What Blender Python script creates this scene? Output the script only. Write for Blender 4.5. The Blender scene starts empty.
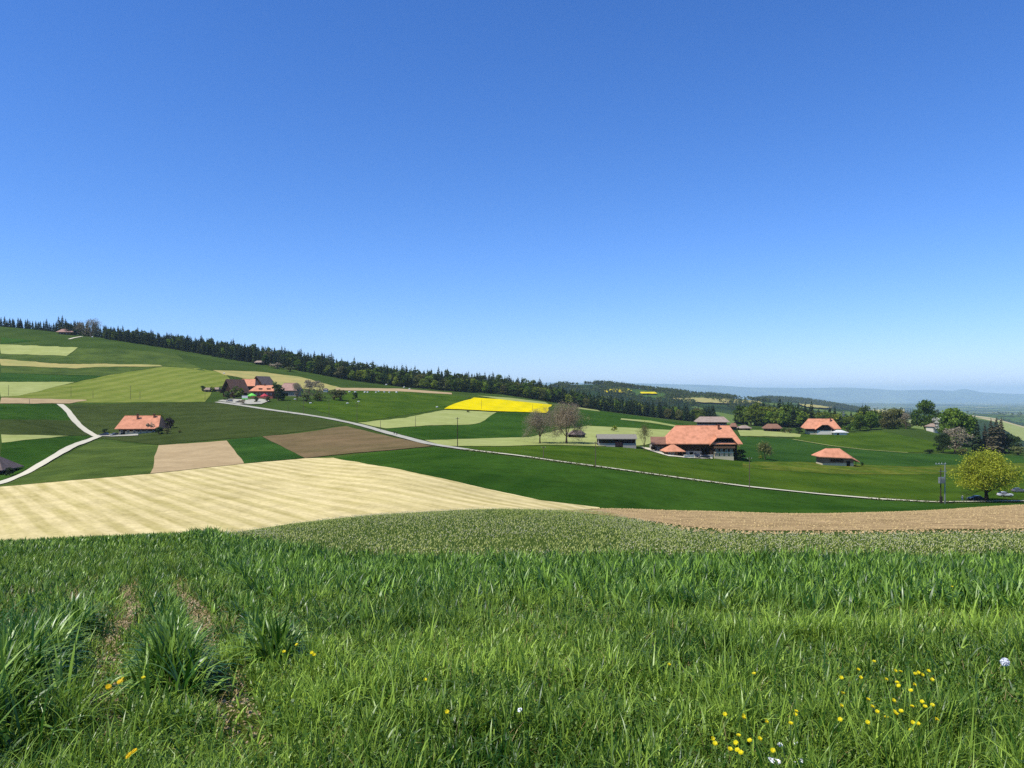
import bpy, math, random
import numpy as np
from mathutils import Vector, Matrix
from mathutils.geometry import delaunay_2d_cdt
rad = math.radians
sc = bpy.context.scene
col = sc.collection
F = 768.0; VH = 394.0; EYE = 1.65           # focal length in pixels, horizon row, eye height
rs = np.random.RandomState(7)
rnd = random.Random(11)

# ------------------------------------------------------------------ helpers
def tag(o, label=None, cat=None, group=None, kind=None):
    if label: o['label'] = label
    if cat: o['category'] = cat
    if group: o['group'] = group
    if kind: o['kind'] = kind
    return o

def link(name, me, parent=None, loc=None, rz=0.0):
    o = bpy.data.objects.new(name, me); col.objects.link(o)
    if parent: o.parent = parent
    if loc is not None: o.location = loc
    o.rotation_euler = (0, 0, rz)
    return o

def np_mesh(name, verts, faces, mats, smooth=False, midx=None, attr=None):
    """faces: list of int arrays (n,k) - each of constant k"""
    me = bpy.data.meshes.new(name)
    verts = np.asarray(verts, dtype=np.float32)
    if not isinstance(faces, list): faces = [faces]
    faces = [np.asarray(f, dtype=np.int32) for f in faces if len(f)]
    me.vertices.add(len(verts)); me.vertices.foreach_set('co', verts.ravel())
    nl = sum(f.size for f in faces); nf = sum(len(f) for f in faces)
    me.loops.add(nl); me.polygons.add(nf)
    me.loops.foreach_set('vertex_index', np.concatenate([f.ravel() for f in faces]))
    tot = np.concatenate([np.full(len(f), f.shape[1], dtype=np.int32) for f in faces])
    st = np.zeros(nf, dtype=np.int32); st[1:] = np.cumsum(tot)[:-1]
    me.polygons.foreach_set('loop_start', st)
    try: me.polygons.foreach_set('loop_total', tot)
    except Exception: pass
    if midx is not None: me.polygons.foreach_set('material_index', np.asarray(midx, dtype=np.int32))
    me.update(calc_edges=True)
    if smooth: me.polygons.foreach_set('use_smooth', np.ones(nf, dtype=bool))
    for m in (mats if isinstance(mats, (list, tuple)) else [mats]): me.materials.append(m)
    if attr is not None:
        a = me.attributes.new('rnd', 'FLOAT', 'POINT'); a.data.foreach_set('value', np.asarray(attr, dtype=np.float32))
    return me

class MB:
    """collects boxes, prisms and tubes, and links them as one mesh object"""
    def __init__(s): s.v = []; s.f = {}; s.n = 0; s.o = []
    def add(s, v, f, m=0):
        for q in f: s.o.append(([i + s.n for i in q], m))
        s.v += [tuple(p) for p in v]; s.n += len(v); return s
    def box(s, x0, x1, y0, y1, z0, z1, m=0):
        v = [(x, y, z) for z in (z0, z1) for y in (y0, y1) for x in (x0, x1)]
        return s.add(v, [(0,2,3,1),(4,5,7,6),(0,1,5,4),(2,6,7,3),(0,4,6,2),(1,3,7,5)], m)
    def tube(s, p0, p1, r0, r1, n=8, m=0):
        p0 = Vector(p0); p1 = Vector(p1); d = (p1 - p0).normalized()
        a = d.orthogonal().normalized(); b = d.cross(a)
        v = []
        for p, r in ((p0, r0), (p1, r1)):
            for k in range(n):
                t = 2*math.pi*k/n; v.append(p + a*math.cos(t)*r + b*math.sin(t)*r)
        f = [(k, (k+1) % n, n+(k+1) % n, n+k) for k in range(n)] + [tuple(range(n))[::-1], tuple(range(n, 2*n))]
        return s.add(v, f, m)
    def build(s, name, mats, parent=None, loc=None, rz=0, smooth=False):
        me = bpy.data.meshes.new(name)
        me.from_pydata(s.v, [], [q for q, m in s.o])
        for m in (mats if isinstance(mats, (list, tuple)) else [mats]): me.materials.append(m)
        for p, (q, m) in zip(me.polygons, s.o): p.material_index = m; p.use_smooth = smooth
        me.update()
        return link(name, me, parent, loc, rz)

def empty(name, loc, rz=0, **k):
    o = link(name, None, None, loc, rz); return tag(o, **k)

def copy_tree(o, parent=None):
    c = o.copy(); col.objects.link(c); c.parent = parent
    for ch in list(o.children): copy_tree(ch, c)
    return c

def lin(c):
    c = c / 255.0
    return c / 12.92 if c <= 0.04045 else ((c + 0.055) / 1.055) ** 2.4
def alb(r, g, b, k=0.74):     # base colour of a surface that reads (r,g,b) in full sun
    gr = max(0.0, min(1.0, (g-max(r, b))/30.0))      # leaf greens lean towards olive
    return (min(lin(r)*k*(1.04+.2*gr), .85), min(lin(g)*k, .85), min(lin(b)*k*(.9-.3*gr), .85), 1)

# ------------------------------------------------------------------ materials
class NT:
    def __init__(s, name):
        s.m = bpy.data.materials.new(name); s.m.use_nodes = True; s.t = s.m.node_tree; s.t.nodes.clear()
        s.out = s.n('ShaderNodeOutputMaterial')
    def n(s, ty, **k):
        o = s.t.nodes.new(ty)
        for a, v in k.items():
            if a.startswith('_'): o.inputs[int(a[1:])].default_value = v
            else: setattr(o, a, v)
        return o
    def l(s, a, ai, b, bi): s.t.links.new(a.outputs[ai], b.inputs[bi]); return b
    def noise(s, co, scale, detail=4, rough=.6, dist=0):
        n = s.n('ShaderNodeTexNoise'); n.inputs['Scale'].default_value = scale; n.inputs['Detail'].default_value = detail
        n.inputs['Roughness'].default_value = rough; n.inputs['Distortion'].default_value = dist
        s.l(co[0], co[1], n, 'Vector'); return n
    def ramp(s, src, si, stops):
        r = s.n('ShaderNodeValToRGB'); e = r.color_ramp.elements
        while len(e) < len(stops): e.new(0.5)
        for i, (p, c) in enumerate(stops): e[i].position = p; e[i].color = c if len(c) == 4 else (*c, 1)
        s.l(src, si, r, 0); return r
    def mix(s, fac, a, b, blend='MIX'):
        m = s.n('ShaderNodeMix', data_type='RGBA', blend_type=blend)
        for i, v in ((0, fac), (6, a), (7, b)):
            if isinstance(v, tuple) and hasattr(v[0], 'outputs'): s.t.links.new(v[0].outputs[v[1]], m.inputs[i])
            else: m.inputs[i].default_value = v
        return (m, 2)
    def math(s, op, a, b=None):
        m = s.n('ShaderNodeMath', operation=op)
        for i, v in ((0, a), (1, b)):
            if v is None: continue
            if isinstance(v, tuple): s.t.links.new(v[0].outputs[v[1]], m.inputs[i])
            else: m.inputs[i].default_value = v
        return (m, 0)
    def principled(s, base, rough=.9, spec=.15, metal=0, bump=None, bs=.3, bd=.05):
        p = s.n('ShaderNodeBsdfPrincipled'); p.inputs['Roughness'].default_value = rough
        p.inputs['Specular IOR Level'].default_value = spec; p.inputs['Metallic'].default_value = metal
        if isinstance(base, tuple) and hasattr(base[0], 'outputs'): s.t.links.new(base[0].outputs[base[1]], p.inputs['Base Color'])
        else: p.inputs['Base Color'].default_value = base
        if bump:
            b = s.n('ShaderNodeBump'); b.inputs['Strength'].default_value = bs; b.inputs['Distance'].default_value = bd
            s.t.links.new(bump[0].outputs[bump[1]], b.inputs['Height']); s.l(b, 0, p, 'Normal')
        s.l(p, 0, s.out, 0); return p

def fieldmat(name, c1, c2, scale=.12, fine=1.5, stripe=None, spots=None, k=.74, fa=.35):
    """c1/c2 sRGB reads; stripe = (dir angle of the rows deg, spacing m, colour, strength, distortion)"""
    t = NT(name); g = t.n('ShaderNodeNewGeometry'); co = (g, 0)
    n1 = t.noise(co, scale, 3, .55); n2 = t.noise(co, fine, 5, .7)
    r1 = t.ramp(n1, 0, [(.36, alb(*c1, k)), (.64, alb(*c2, k))])
    c = (r1, 0)
    if stripe:
        ang, sp, cs, st, dist = stripe
        mp = t.n('ShaderNodeMapping'); mp.inputs['Rotation'].default_value = (0, 0, -rad(ang)); t.l(g, 0, mp, 0)
        w = t.n('ShaderNodeTexWave', wave_type='BANDS', bands_direction='Y', wave_profile='SIN')
        w.inputs['Scale'].default_value = 1/sp*0.314159*1.0; w.inputs['Distortion'].default_value = dist
        w.inputs['Detail'].default_value = 2; w.inputs['Detail Scale'].default_value = .12; w.inputs['Detail Roughness'].default_value = .5
        t.l(mp, 0, w, 0)
        m3 = t.n('ShaderNodeMapping'); m3.inputs['Scale'].default_value = (.05/sp*2, 1.5/sp, 1); t.l(mp, 0, m3, 0)      # streaks along the rows
        n3 = t.noise((m3, 0), 1.0, 5, .7); s3 = t.ramp(n3, 0, [(.34, (0,0,0)), (.66, (1,1,1))])
        f = t.math('ADD', t.math('MULTIPLY', (t.ramp(w, 1, [(.3, (0,0,0)), (.75, (1,1,1))]), 0), .42), t.math('MULTIPLY', (s3, 0), .75)); f = t.math('MULTIPLY', f, st); f[0].use_clamp = True
        c = t.mix(f, c, alb(*cs, k))
    f2 = t.ramp(n2, 0, [(.25, (1-fa,)*3), (.75, (1+fa*.6,)*3)])
    c = t.mix(1.0, c, (f2, 0), 'MULTIPLY')
    n4 = t.noise(co, fine*.12, 7, .8); c = t.mix(1.0, c, (t.ramp(n4, 0, [(.3, (1-fa*.9,)*3), (.5, (1,1,1)), (.72, (1+fa*.7,)*3)]), 0), 'MULTIPLY')
    if spots:
        v = t.n('ShaderNodeTexVoronoi'); v.inputs['Scale'].default_value = spots[1]; t.l(g, 0, v, 0)
        m = t.ramp(v, 0, [(spots[2], (1,1,1)), (spots[2]+.05, (0,0,0))])
        c = t.mix((m, 0), c, alb(*spots[0]))
    t.principled(c, 1, 0, bump=(n2, 0), bs=.4, bd=.15)
    return t.m

def plain(name, c, rough=.7, spec=.2, metal=0, vary=.12, scale=2.0, k=.74):
    t = NT(name); tc = t.n('ShaderNodeTexCoord'); n = t.noise((tc, 3), scale, 5, .65)
    a = alb(*c, k); lo = tuple(x*(1-vary) for x in a[:3]) + (1,); hi = tuple(min(x*(1+vary), .9) for x in a[:3]) + (1,)
    r = t.ramp(n, 0, [(.3, lo), (.7, hi)])
    t.principled((r, 0), rough, spec, metal, bump=(n, 0), bs=.1, bd=.02); return t.m

def rooftile(name, c, k=.74):
    t = NT(name); tc = t.n('ShaderNodeTexCoord')
    n = t.noise((tc, 3), .5, 5, .7); n2 = t.noise((tc, 3), 5, 2, .5)
    a = alb(*c, k)
    r = t.ramp(n, 0, [(.25, (a[0]*.6, a[1]*.62, a[2]*.6, 1)), (.42, (a[0]*.86, a[1]*.85, a[2]*.82, 1)), (.52, a), (.75, tuple(min(1,x*1.2) for x in a[:3])+(1,))])
    w = t.n('ShaderNodeTexWave', bands_direction='Z'); w.inputs['Scale'].default_value = 1.6; t.l(tc, 3, w, 0)
    f = t.ramp(n2, 0, [(.3, (.85,)*3), (.7, (1.1,)*3)])
    c2 = t.mix(1.0, (r, 0), (f, 0), 'MULTIPLY')
    t.principled(c2, .85, .15, bump=(w, 1), bs=.5, bd=.05); return t.m

def foliage(name, c1, c2, transl=.35, objrand=True, k=.74, attr=False, rough=.6, spec=.25):
    t = NT(name)
    if attr: s = t.n('ShaderNodeAttribute', attribute_name='rnd'); src = (s, 2)
    else:
        g = t.n('ShaderNodeNewGeometry'); s = g; src = (g, 'Random Per Island')
    a, b = alb(*c1, k), alb(*c2, k)
    r = t.n('ShaderNodeValToRGB'); r.color_ramp.elements[0].color = a; r.color_ramp.elements[1].color = b
    t.t.links.new(src[0].outputs[src[1]], r.inputs[0]); c = (r, 0)
    if objrand:
        oi = t.n('ShaderNodeObjectInfo'); hs = t.n('ShaderNodeHueSaturation')
        mr = t.n('ShaderNodeMapRange', _3=.48, _4=.525); t.l(oi, 'Random', mr, 0); t.l(mr, 0, hs, 'Hue')
        m2 = t.n('ShaderNodeMapRange', _3=.7, _4=1.3); mm = t.math('FRACT', t.math('MULTIPLY', (oi, 'Random'), 7.31)); t.l(mm[0], 0, m2, 0); t.l(m2, 0, hs, 'Value')
        t.l(r, 0, hs, 'Color'); c = (hs, 0)
    p = t.n('ShaderNodeBsdfPrincipled'); p.inputs['Roughness'].default_value = rough; p.inputs['Specular IOR Level'].default_value = spec
    t.l(c[0], 0, p, 'Base Color')
    tr = t.n('ShaderNodeBsdfTranslucent'); t.l(c[0], 0, tr, 0)
    mx = t.n('ShaderNodeMixShader', _0=transl); t.l(p, 0, mx, 1); t.l(tr, 0, mx, 2); t.l(mx, 0, t.out, 0)
    return t.m

# ------------------------------------------------------------------ terrain function
def pchip(x, y, xq):
    x = np.asarray(x, float); y = np.asarray(y, float); h = np.diff(x); d = np.diff(y)/h
    m = np.zeros_like(y); m[0] = d[0]; m[-1] = d[-1]
    for i in range(1, len(x)-1):
        if d[i-1]*d[i] > 0:
            w1 = 2*h[i]+h[i-1]; w2 = h[i]+2*h[i-1]; m[i] = (w1+w2)/(w1/d[i-1]+w2/d[i])
    i = np.clip(np.searchsorted(x, xq)-1, 0, len(x)-2); t = (xq-x[i])/h[i]
    return (1+2*t)*(1-t)**2*y[i] + t*(1-t)**2*h[i]*m[i] + t*t*(3-2*t)*y[i+1] + t*t*(t-1)*h[i]*m[i+1]
zv = lambda v, Y: EYE - (v-VH)/F*Y

NEAR = [(-60, 4.0), (0, 0), (4, -.15), (10, -1.0), (16, -1.98)]
# (u, [(v, Y), ...]) : how the land lies along each bearing
COLS = [
 (-420, [(556,22),(562,40),(575,70),(550,110),(495,200),(480,240),(440,320),(400,440),(370,560),(345,680),(320,830),(300,960),(306,1080)]),
 (0,    [(547,22),(556,40),(575,70),(543,110),(487,200),(478,228),(443,300),(435,320),(404,440),(382,560),(365,660),(344,800),(326.5,900),(329,1000)]),
 (100,  [(542,24),(550,42),(570,72),(537,112),(478,205),(437,375),(402,500),(383,590),(365,690),(338,860),(339,960)]),
 (200,  [(537,26),(545,44),(562,74),(532,115),(468,230),(440,330),(402,520),(372,680),(356,830),(352,920),(354,1000)]),
 (300,  [(535,27),(524,36),(540,70),(524.5,122),(461,250),(434,340),(414,450),(401,530),(385,680),(371.5,800),(367,900),(369,990)]),
 (400,  [(540,25),(515,38),(535,75),(517,125),(470,200),(448,280),(437,320),(425,400),(412,500),(392,650),(387.5,770),(384,900),(387,990)]),
 (500,  [(540,25),(510,42),(530,75),(511,130),(491,170),(453,262),(444,320),(437,380),(425,450),(412,560),(400,650),(395,790),(391,900),(396,1000)]),
 (600,  [(541,25),(518,38),(509,60),(530,90),(509,150),(467,240),(447,318),(427,470),(412,700),(410.5,830),(412,1000)]),
 (700,  [(541,25),(526,36),(511.5,66),(530,95),(513,170),(480,235),(462,300),(455,325),(440,430),(428,570),(424,700),(422,840),(425,1000)]),
 (800,  [(541,25),(527,36),(514,68),(530,100),(515,170),(492,230),(468,310),(452,400),(441,500),(432,600),(427.5,740),(430,1000)]),
 (900,  [(541,25),(526,36),(512,68),(528,100),(512,180),(500,228),(475,300),(462,370),(452,450),(440,530),(427.5,610),(437,760),(447,1000)]),
 (1024, [(541,25),(524,36),(505,70),(520,100),(506.5,190),(501,230),(475,330),(463,400),(455,470),(450.5,520),(462,700),(470,1000)]),
 (1440, [(541,25),(520,38),(495,70),(520,100),(510,190),(500,240),(475,330),(465,400),(460,470),(460,520),(480,700),(490,1000)]),
]
C1U = [-400, 250, 500, 545, 562, 600, 640, 700, 760, 800, 860, 900, 950, 1000, 1024, 1100, 1440]
C1V = [420, 420, 402, 391, 385, 384.5, 389, 395, 401, 405, 411, 412, 415, 420, 426, 436, 450]
C2U = [-400, 600, 700, 745, 768, 800, 840, 866, 885, 960, 1024, 1440]
C2V = [404, 403, 402, 401, 398.5, 400, 406, 410.5, 413, 414, 415, 418]
ROWS = np.concatenate([[-60, -30, -12, -5, 0, 1.5], np.exp(np.linspace(np.log(2.5), np.log(60000), 570))])
SC = np.linspace(-1.35, 1.35, 430)
us = np.array([c[0] for c in COLS]); ss = (us-512)/F
nr = ROWS[ROWS <= 1000]; fr = ROWS[ROWS > 1000]
prof = []
for u, k in COLS:
    x = [a for a, b in NEAR] + [Y for v, Y in k]; y = [b for a, b in NEAR] + [zv(v, Y) for v, Y in k]
    if x[-1] < 1000: x.append(1000.01); y.append(y[-1])
    prof.append(pchip(x, y, nr))
prof = np.array(prof)
ZG = np.zeros((len(SC), len(ROWS)))
def smooth_cols(P):
    return np.array([pchip(ss, P[:, j], SC) for j in range(P.shape[1])]).T
ZG[:, :len(nr)] = smooth_cols(prof)
uS = 512 + SC*F
c1 = pchip(C1U, C1V, np.clip(uS, -400, 1440)); c2 = pchip(C2U, C2V, np.clip(uS, -400, 1440))
for i in range(len(SC)):
    z0 = ZG[i, len(nr)-1]
    u = uS[i]; low = min(z0-12, zv(432, 1400))
    x = [nr[-1], 1150, 1500, 1900, 2600, 3400, 4600, 6500, 12000, 24000, 60000]
    y = [z0, z0-(6 if u < 650 else 12), low-15, zv(max(c1[i]+14, 408), 1900), zv(c1[i], 2600), zv(c1[i]+13, 3400), zv(c2[i], 4600), zv(max(c2[i]+8, 412), 6500), zv(409, 12000), zv(404, 24000), zv(399, 60000)]
    ZG[i, len(nr):] = pchip(x, y, fr)
# gentle natural unevenness
LG = np.log(np.maximum(ROWS, 1.0))
def zfun(x, y):
    x = np.asarray(x, float); y = np.asarray(y, float)
    s = np.clip(x/np.maximum(y, 16.0), SC[0], SC[-1]-1e-9)
    fi = (s-SC[0])/(SC[1]-SC[0]); i = np.clip(fi.astype(int), 0, len(SC)-2); a = fi-i
    j = np.clip(np.searchsorted(ROWS, y, side='right')-1, 0, len(ROWS)-2); b = np.clip((y-ROWS[j])/(ROWS[j+1]-ROWS[j]), 0, 1)
    return (ZG[i, j]*(1-a)+ZG[i+1, j]*a)*(1-b) + (ZG[i, j+1]*(1-a)+ZG[i+1, j+1]*a)*b
def zf(x, y): return float(zfun(np.array([x]), np.array([y]))[0])
YS = np.exp(np.linspace(np.log(3.0), np.log(12000), 4000))
def cast(u, v, h=0.0, ymin=0.0):
    """world point where the line of sight through picture point (u, v) meets the land (raised by h)"""
    s = (u-512)/F
    Z = zfun(s*YS, YS) + h
    vs = VH + F*(EYE-Z)/YS
    ok = (vs <= v) & (YS > ymin)
    if not ok.any(): i = int(np.argmin(np.where(YS > ymin, vs-v, 1e9)))
    else: i = int(np.argmax(ok))
    Y = YS[i]
    if 0 < i and vs[i-1] > v > vs[i]: t = (vs[i-1]-v)/(vs[i-1]-vs[i]); Y = YS[i-1]+t*(YS[i]-YS[i-1])
    return Vector((s*Y, Y, zf(s*Y, Y)))
def ground(u, Y): 
    x = (u-512)/F*Y; return Vector((x, Y, zf(x, Y)))
# ------------------------------------------------------------------ ground sheet, fields, tracks
def terrain_mat():
    t = NT('meadow_ground'); g = t.n('ShaderNodeNewGeometry'); co = (g, 0)
    n1 = t.noise(co, .02, 4, .6); n2 = t.noise(co, 1.3, 5, .7)
    near = t.ramp(n1, 0, [(.35, alb(54,80,40)), (.65, alb(70,98,52))])
    # far country: a patchwork of woods, meadows and pale fields
    mp = t.n('ShaderNodeMapping'); mp.inputs['Scale'].default_value = (1, .55, 0); t.l(g, 0, mp, 0)
    v = t.n('ShaderNodeTexVoronoi'); v.inputs['Scale'].default_value = .0042; t.l(mp, 0, v, 0)
    sp = t.n('ShaderNodeSeparateColor'); t.l(v, 1, sp, 0)
    patch = t.ramp(sp, 0, [(.0, alb(40,66,42)), (.2, alb(96,126,72)), (.42, alb(150,160,105)), (.5, alb(70,104,56)), (.72, alb(52,76,46)), (.86, alb(196,184,140)), (.94, alb(112,138,74))])
    patch.color_ramp.interpolation = 'CONSTANT'
    w = t.noise(co, .0028, 6, .65); wm = t.ramp(w, 0, [(.5, (0,0,0)), (.54, (1,1,1))])
    far = t.mix((wm, 0), (patch, 0), alb(38,58,40))
    sx = t.n('ShaderNodeSeparateXYZ'); t.l(g, 0, sx, 0)
    mr = t.n('ShaderNodeMapRange', _1=1150.0, _2=1300.0); t.l(sx, 1, mr, 0)
    c = t.mix((mr, 0), (near, 0), far)
    f2 = t.ramp(n2, 0, [(.25, (.75,)*3), (.75, (1.2,)*3)])
    c = t.mix(1.0, c, (f2, 0), 'MULTIPLY')
    soil = t.noise(co, 9, 6, .7); sr = t.ramp(soil, 0, [(.35, alb(48,62,26)), (.55, alb(70,88,38)), (.72, alb(120,108,72))])
    m2 = t.n('ShaderNodeMapRange', _1=19.0, _2=23.0); t.l(sx, 1, m2, 0)
    c = t.mix((m2, 0), (sr, 0), c)
    t.principled(c, 1, 0, bump=(n2, 0), bs=.4, bd=.1)
    return t.m

XX = SC[:, None]*np.maximum(ROWS, 16.0)[None, :]; YY = np.repeat(ROWS[None, :], len(SC), 0)
V = np.stack([XX, YY, ZG], -1).reshape(-1, 3)
nr_ = len(ROWS); I = np.arange(len(SC)-1)[:, None]*nr_ + np.arange(nr_-1)[None, :]
Fq = np.stack([I, I+nr_, I+nr_+1, I+1], -1).reshape(-1, 4)
terrain = link('ground', np_mesh('ground', V, Fq, terrain_mat(), smooth=True)); tag(terrain, kind='structure', label='rolling green farmland stretching from the field edge to the far plain')

DEG = {}
def subdiv(pts, step=5.0):
    out = []
    n = len(pts)
    for i in range(n):
        a, b = pts[i], pts[(i+1) % n]
        if len(a) == 2 and len(b) == 2:
            k = max(1, int(math.hypot(a[0]-b[0], a[1]-b[1])/step))
            for j in range(k):
                t = j/k; p = cast(a[0]+(b[0]-a[0])*t, a[1]+(b[1]-a[1])*t); out.append((p.x, p.y))
        else:
            A = cast(*a) if len(a) == 2 else ground(a[0], a[2]); B = cast(*b) if len(b) == 2 else ground(b[0], b[2])
            sa, la, sb, lb = A.x/A.y, math.log(A.y), B.x/B.y, math.log(B.y)
            k = max(1, int(abs(sa-sb)*F/10 + abs(la-lb)/.04))
            for j in range(k):
                t = j/k; Y = math.exp(la+(lb-la)*t); out.append(((sa+(sb-sa)*t)*Y, Y))
    O = np.array(out); a = .0011*O[:, 1]        # field margins are never ruler-straight
    O[:, 0] += a*(np.sin(O[:, 0]*.31+O[:, 1]*.17)+.6*np.sin(O[:, 0]*.9-O[:, 1]*.53)); O[:, 1] += a*1.5*(np.sin(O[:, 0]*.23-O[:, 1]*.11)+.6*np.sin(O[:, 0]*.7+O[:, 1]*.41))
    return [tuple(p) for p in O.tolist()]

def inside(poly, P):
    x, y = P[:, 0], P[:, 1]; r = np.zeros(len(P), bool); n = len(poly); j = n-1
    for i in range(n):
        xi, yi = poly[i]; xj, yj = poly[j]
        if yi != yj:
            c = ((yi > y) != (yj > y)) & (x < (xj-xi)*(y-yi)/(yj-yi)+xi); r ^= c
        j = i
    return r

def drape(name, poly, mat, h, label=None, kind='structure', cat=None, ds=.012, dl=.022, skirt=True):
    A = np.array(poly)
    s0, s1 = (A[:, 0]/A[:, 1]).min(), (A[:, 0]/A[:, 1]).max(); l0, l1 = np.log(A[:, 1].min()), np.log(A[:, 1].max())
    S, L = np.meshgrid(np.arange(s0, s1, ds), np.arange(l0, l1, dl)); S = S.ravel(); L = L.ravel()
    Y = np.exp(L); Pn = np.stack([S*Y, Y], -1)
    Pn = Pn[inside(poly, Pn)] if len(Pn) else Pn
    n = len(poly)
    co = [Vector(p) for p in poly] + [Vector(p) for p in Pn.tolist()]
    res = delaunay_2d_cdt(co, [(i, (i+1) % n) for i in range(n)], [], 1, 1e-4)
    W = np.array([(p.x, p.y) for p in res[0]]); Z = zfun(W[:, 0], W[:, 1]) + h*(1+W[:, 1]/2000)
    vv = np.column_stack([W, Z]); tris = [list(f) for f in res[2]]
    me = bpy.data.meshes.new(name); me.from_pydata(vv.tolist(), [], tris); me.materials.append(mat)
    me.polygons.foreach_set('use_smooth', np.ones(len(me.polygons), bool)); me.update()
    if len(me.polygons) and me.polygons[0].normal.z < 0: me.flip_normals()
    o = link(name, me); return tag(o, label, cat, None, kind)

def field(name, pts, mat, h=.1, label=None, step=5.0): return drape(name, subdiv(pts, step), mat, h, label)

def track(name, pts, width, mat, h, label, step=3.0):
    """a road or path that follows the land: pts are (u, v) on its middle line"""
    P = []
    for (a, b) in zip(pts[:-1], pts[1:]):
        k = max(1, int(math.hypot(a[0]-b[0], a[1]-b[1])/step))
        for j in range(k): t = j/k; P.append(cast(a[0]+(b[0]-a[0])*t, a[1]+(b[1]-a[1])*t))
    P.append(cast(*pts[-1]))
    A = np.array([(p.x, p.y) for p in P])
    for _ in range(5): A[1:-1] = (A[:-2]+2*A[1:-1]+A[2:])/4
    # even spacing
    d = np.r_[0, np.cumsum(np.linalg.norm(np.diff(A, axis=0), axis=1))]; q = np.linspace(0, d[-1], max(8, int(d[-1]/2.5)))
    A = np.column_stack([np.interp(q, d, A[:, 0]), np.interp(q, d, A[:, 1])])
    T = np.gradient(A, axis=0); T /= np.linalg.norm(T, axis=1)[:, None]+1e-9; N = np.column_stack([-T[:, 1], T[:, 0]])
    wv = width/2*(1+.06*np.sin(q/7)+.04*np.sin(q/3.1))
    V = []
    for o in (-1, -.5, 0, .5, 1):
        B = A+N*(o*wv)[:, None]; V.append(np.column_stack([B, zfun(B[:, 0], B[:, 1])+h*(1+B[:, 1]/2000)]))
    n = len(A); V = np.concatenate(V)
    f = [(k*n+i, k*n+i+1, (k+1)*n+i+1, (k+1)*n+i) for k in range(4) for i in range(n-1)]
    f = np.array(f)[:, ::-1]
    o = link(name, np_mesh(name, V, f, mat, smooth=True)); tag(o, label, None, None, 'structure')
    return A

M = {}
M['meadow'] = fieldmat('meadow', (66,100,46), (80,114,56), .05, 1.2)
M['dark_crop'] = fieldmat('winter_wheat', (38,76,30), (58,98,42), .03, 1.5, stripe=(75, 14, (62,100,44), .35, 1.2))
M['dark_crop_b'] = fieldmat('winter_wheat_cool', (40,78,38), (58,98,48), .03, 1.5, stripe=(10, 16, (60,98,56), .3, 1.0))
M['olive'] = fieldmat('olive_meadow', (56,74,38), (66,84,46), .04, 1.0, stripe=(15, 22, (80,96,58), .4, 3))
M['mid'] = fieldmat('mid_meadow', (66,92,52), (86,112,62), .05, 1.0)
M['bright'] = fieldmat('bright_meadow', (58,92,34), (76,108,42), .045, .9, spots=None)
M['yellowish'] = fieldmat('flowery_meadow', (76,108,44), (108,120,50), .12, .6, fa=.5)
M['light'] = fieldmat('light_field', (160,176,118), (174,186,130), .05, .9, stripe=(20, 12, (150,172,104), .35, 1), fa=.2)
M['light_b'] = fieldmat('light_meadow', (150,170,110), (166,180,124), .05, .9, fa=.2)
M['tan_light'] = fieldmat('stubble', (190,176,112), (170,168,104), .05, .9, fa=.2)
M['tan_soil'] = fieldmat('pale_soil', (204,180,140), (190,166,128), .08, 1.3, stripe=(70, 5, (182,160,120), .4, 1), fa=.2)
M['brown'] = fieldmat('brown_soil', (126,108,78), (106,98,64), .03, .8, stripe=(35, 18, (142,120,90), .6, 4), fa=.25)
M['striped'] = fieldmat('mown_meadow', (98,124,56), (110,134,62), .03, .8, stripe=(84, 15, (146,156,84), .7, 2.5), fa=.2)
M['hay'] = fieldmat('hay', (184,170,106), (204,190,126), .07, 1.1, stripe=(-52, 4.3, (240,222,166), .95, 1.6), fa=.25)
M['rape'] = fieldmat('rapeseed_flower', (250,226,0), (232,212,10), .06, 1.1, stripe=(80, 15, (206,196,24), .5, .6), fa=.2, k=.8)
M['road'] = fieldmat('gravel', (226,220,198), (212,206,184), .3, 2.5, fa=.12, k=.8)
M['asphalt'] = fieldmat('worn_road', (196,194,180), (180,178,166), .3, 2.0, fa=.12)
M['soil_near'] = fieldmat('tilled_soil', (200,172,128), (174,148,108), .5, 7, fa=.55, spots=((86,110,50), 2.2, .1))

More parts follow.
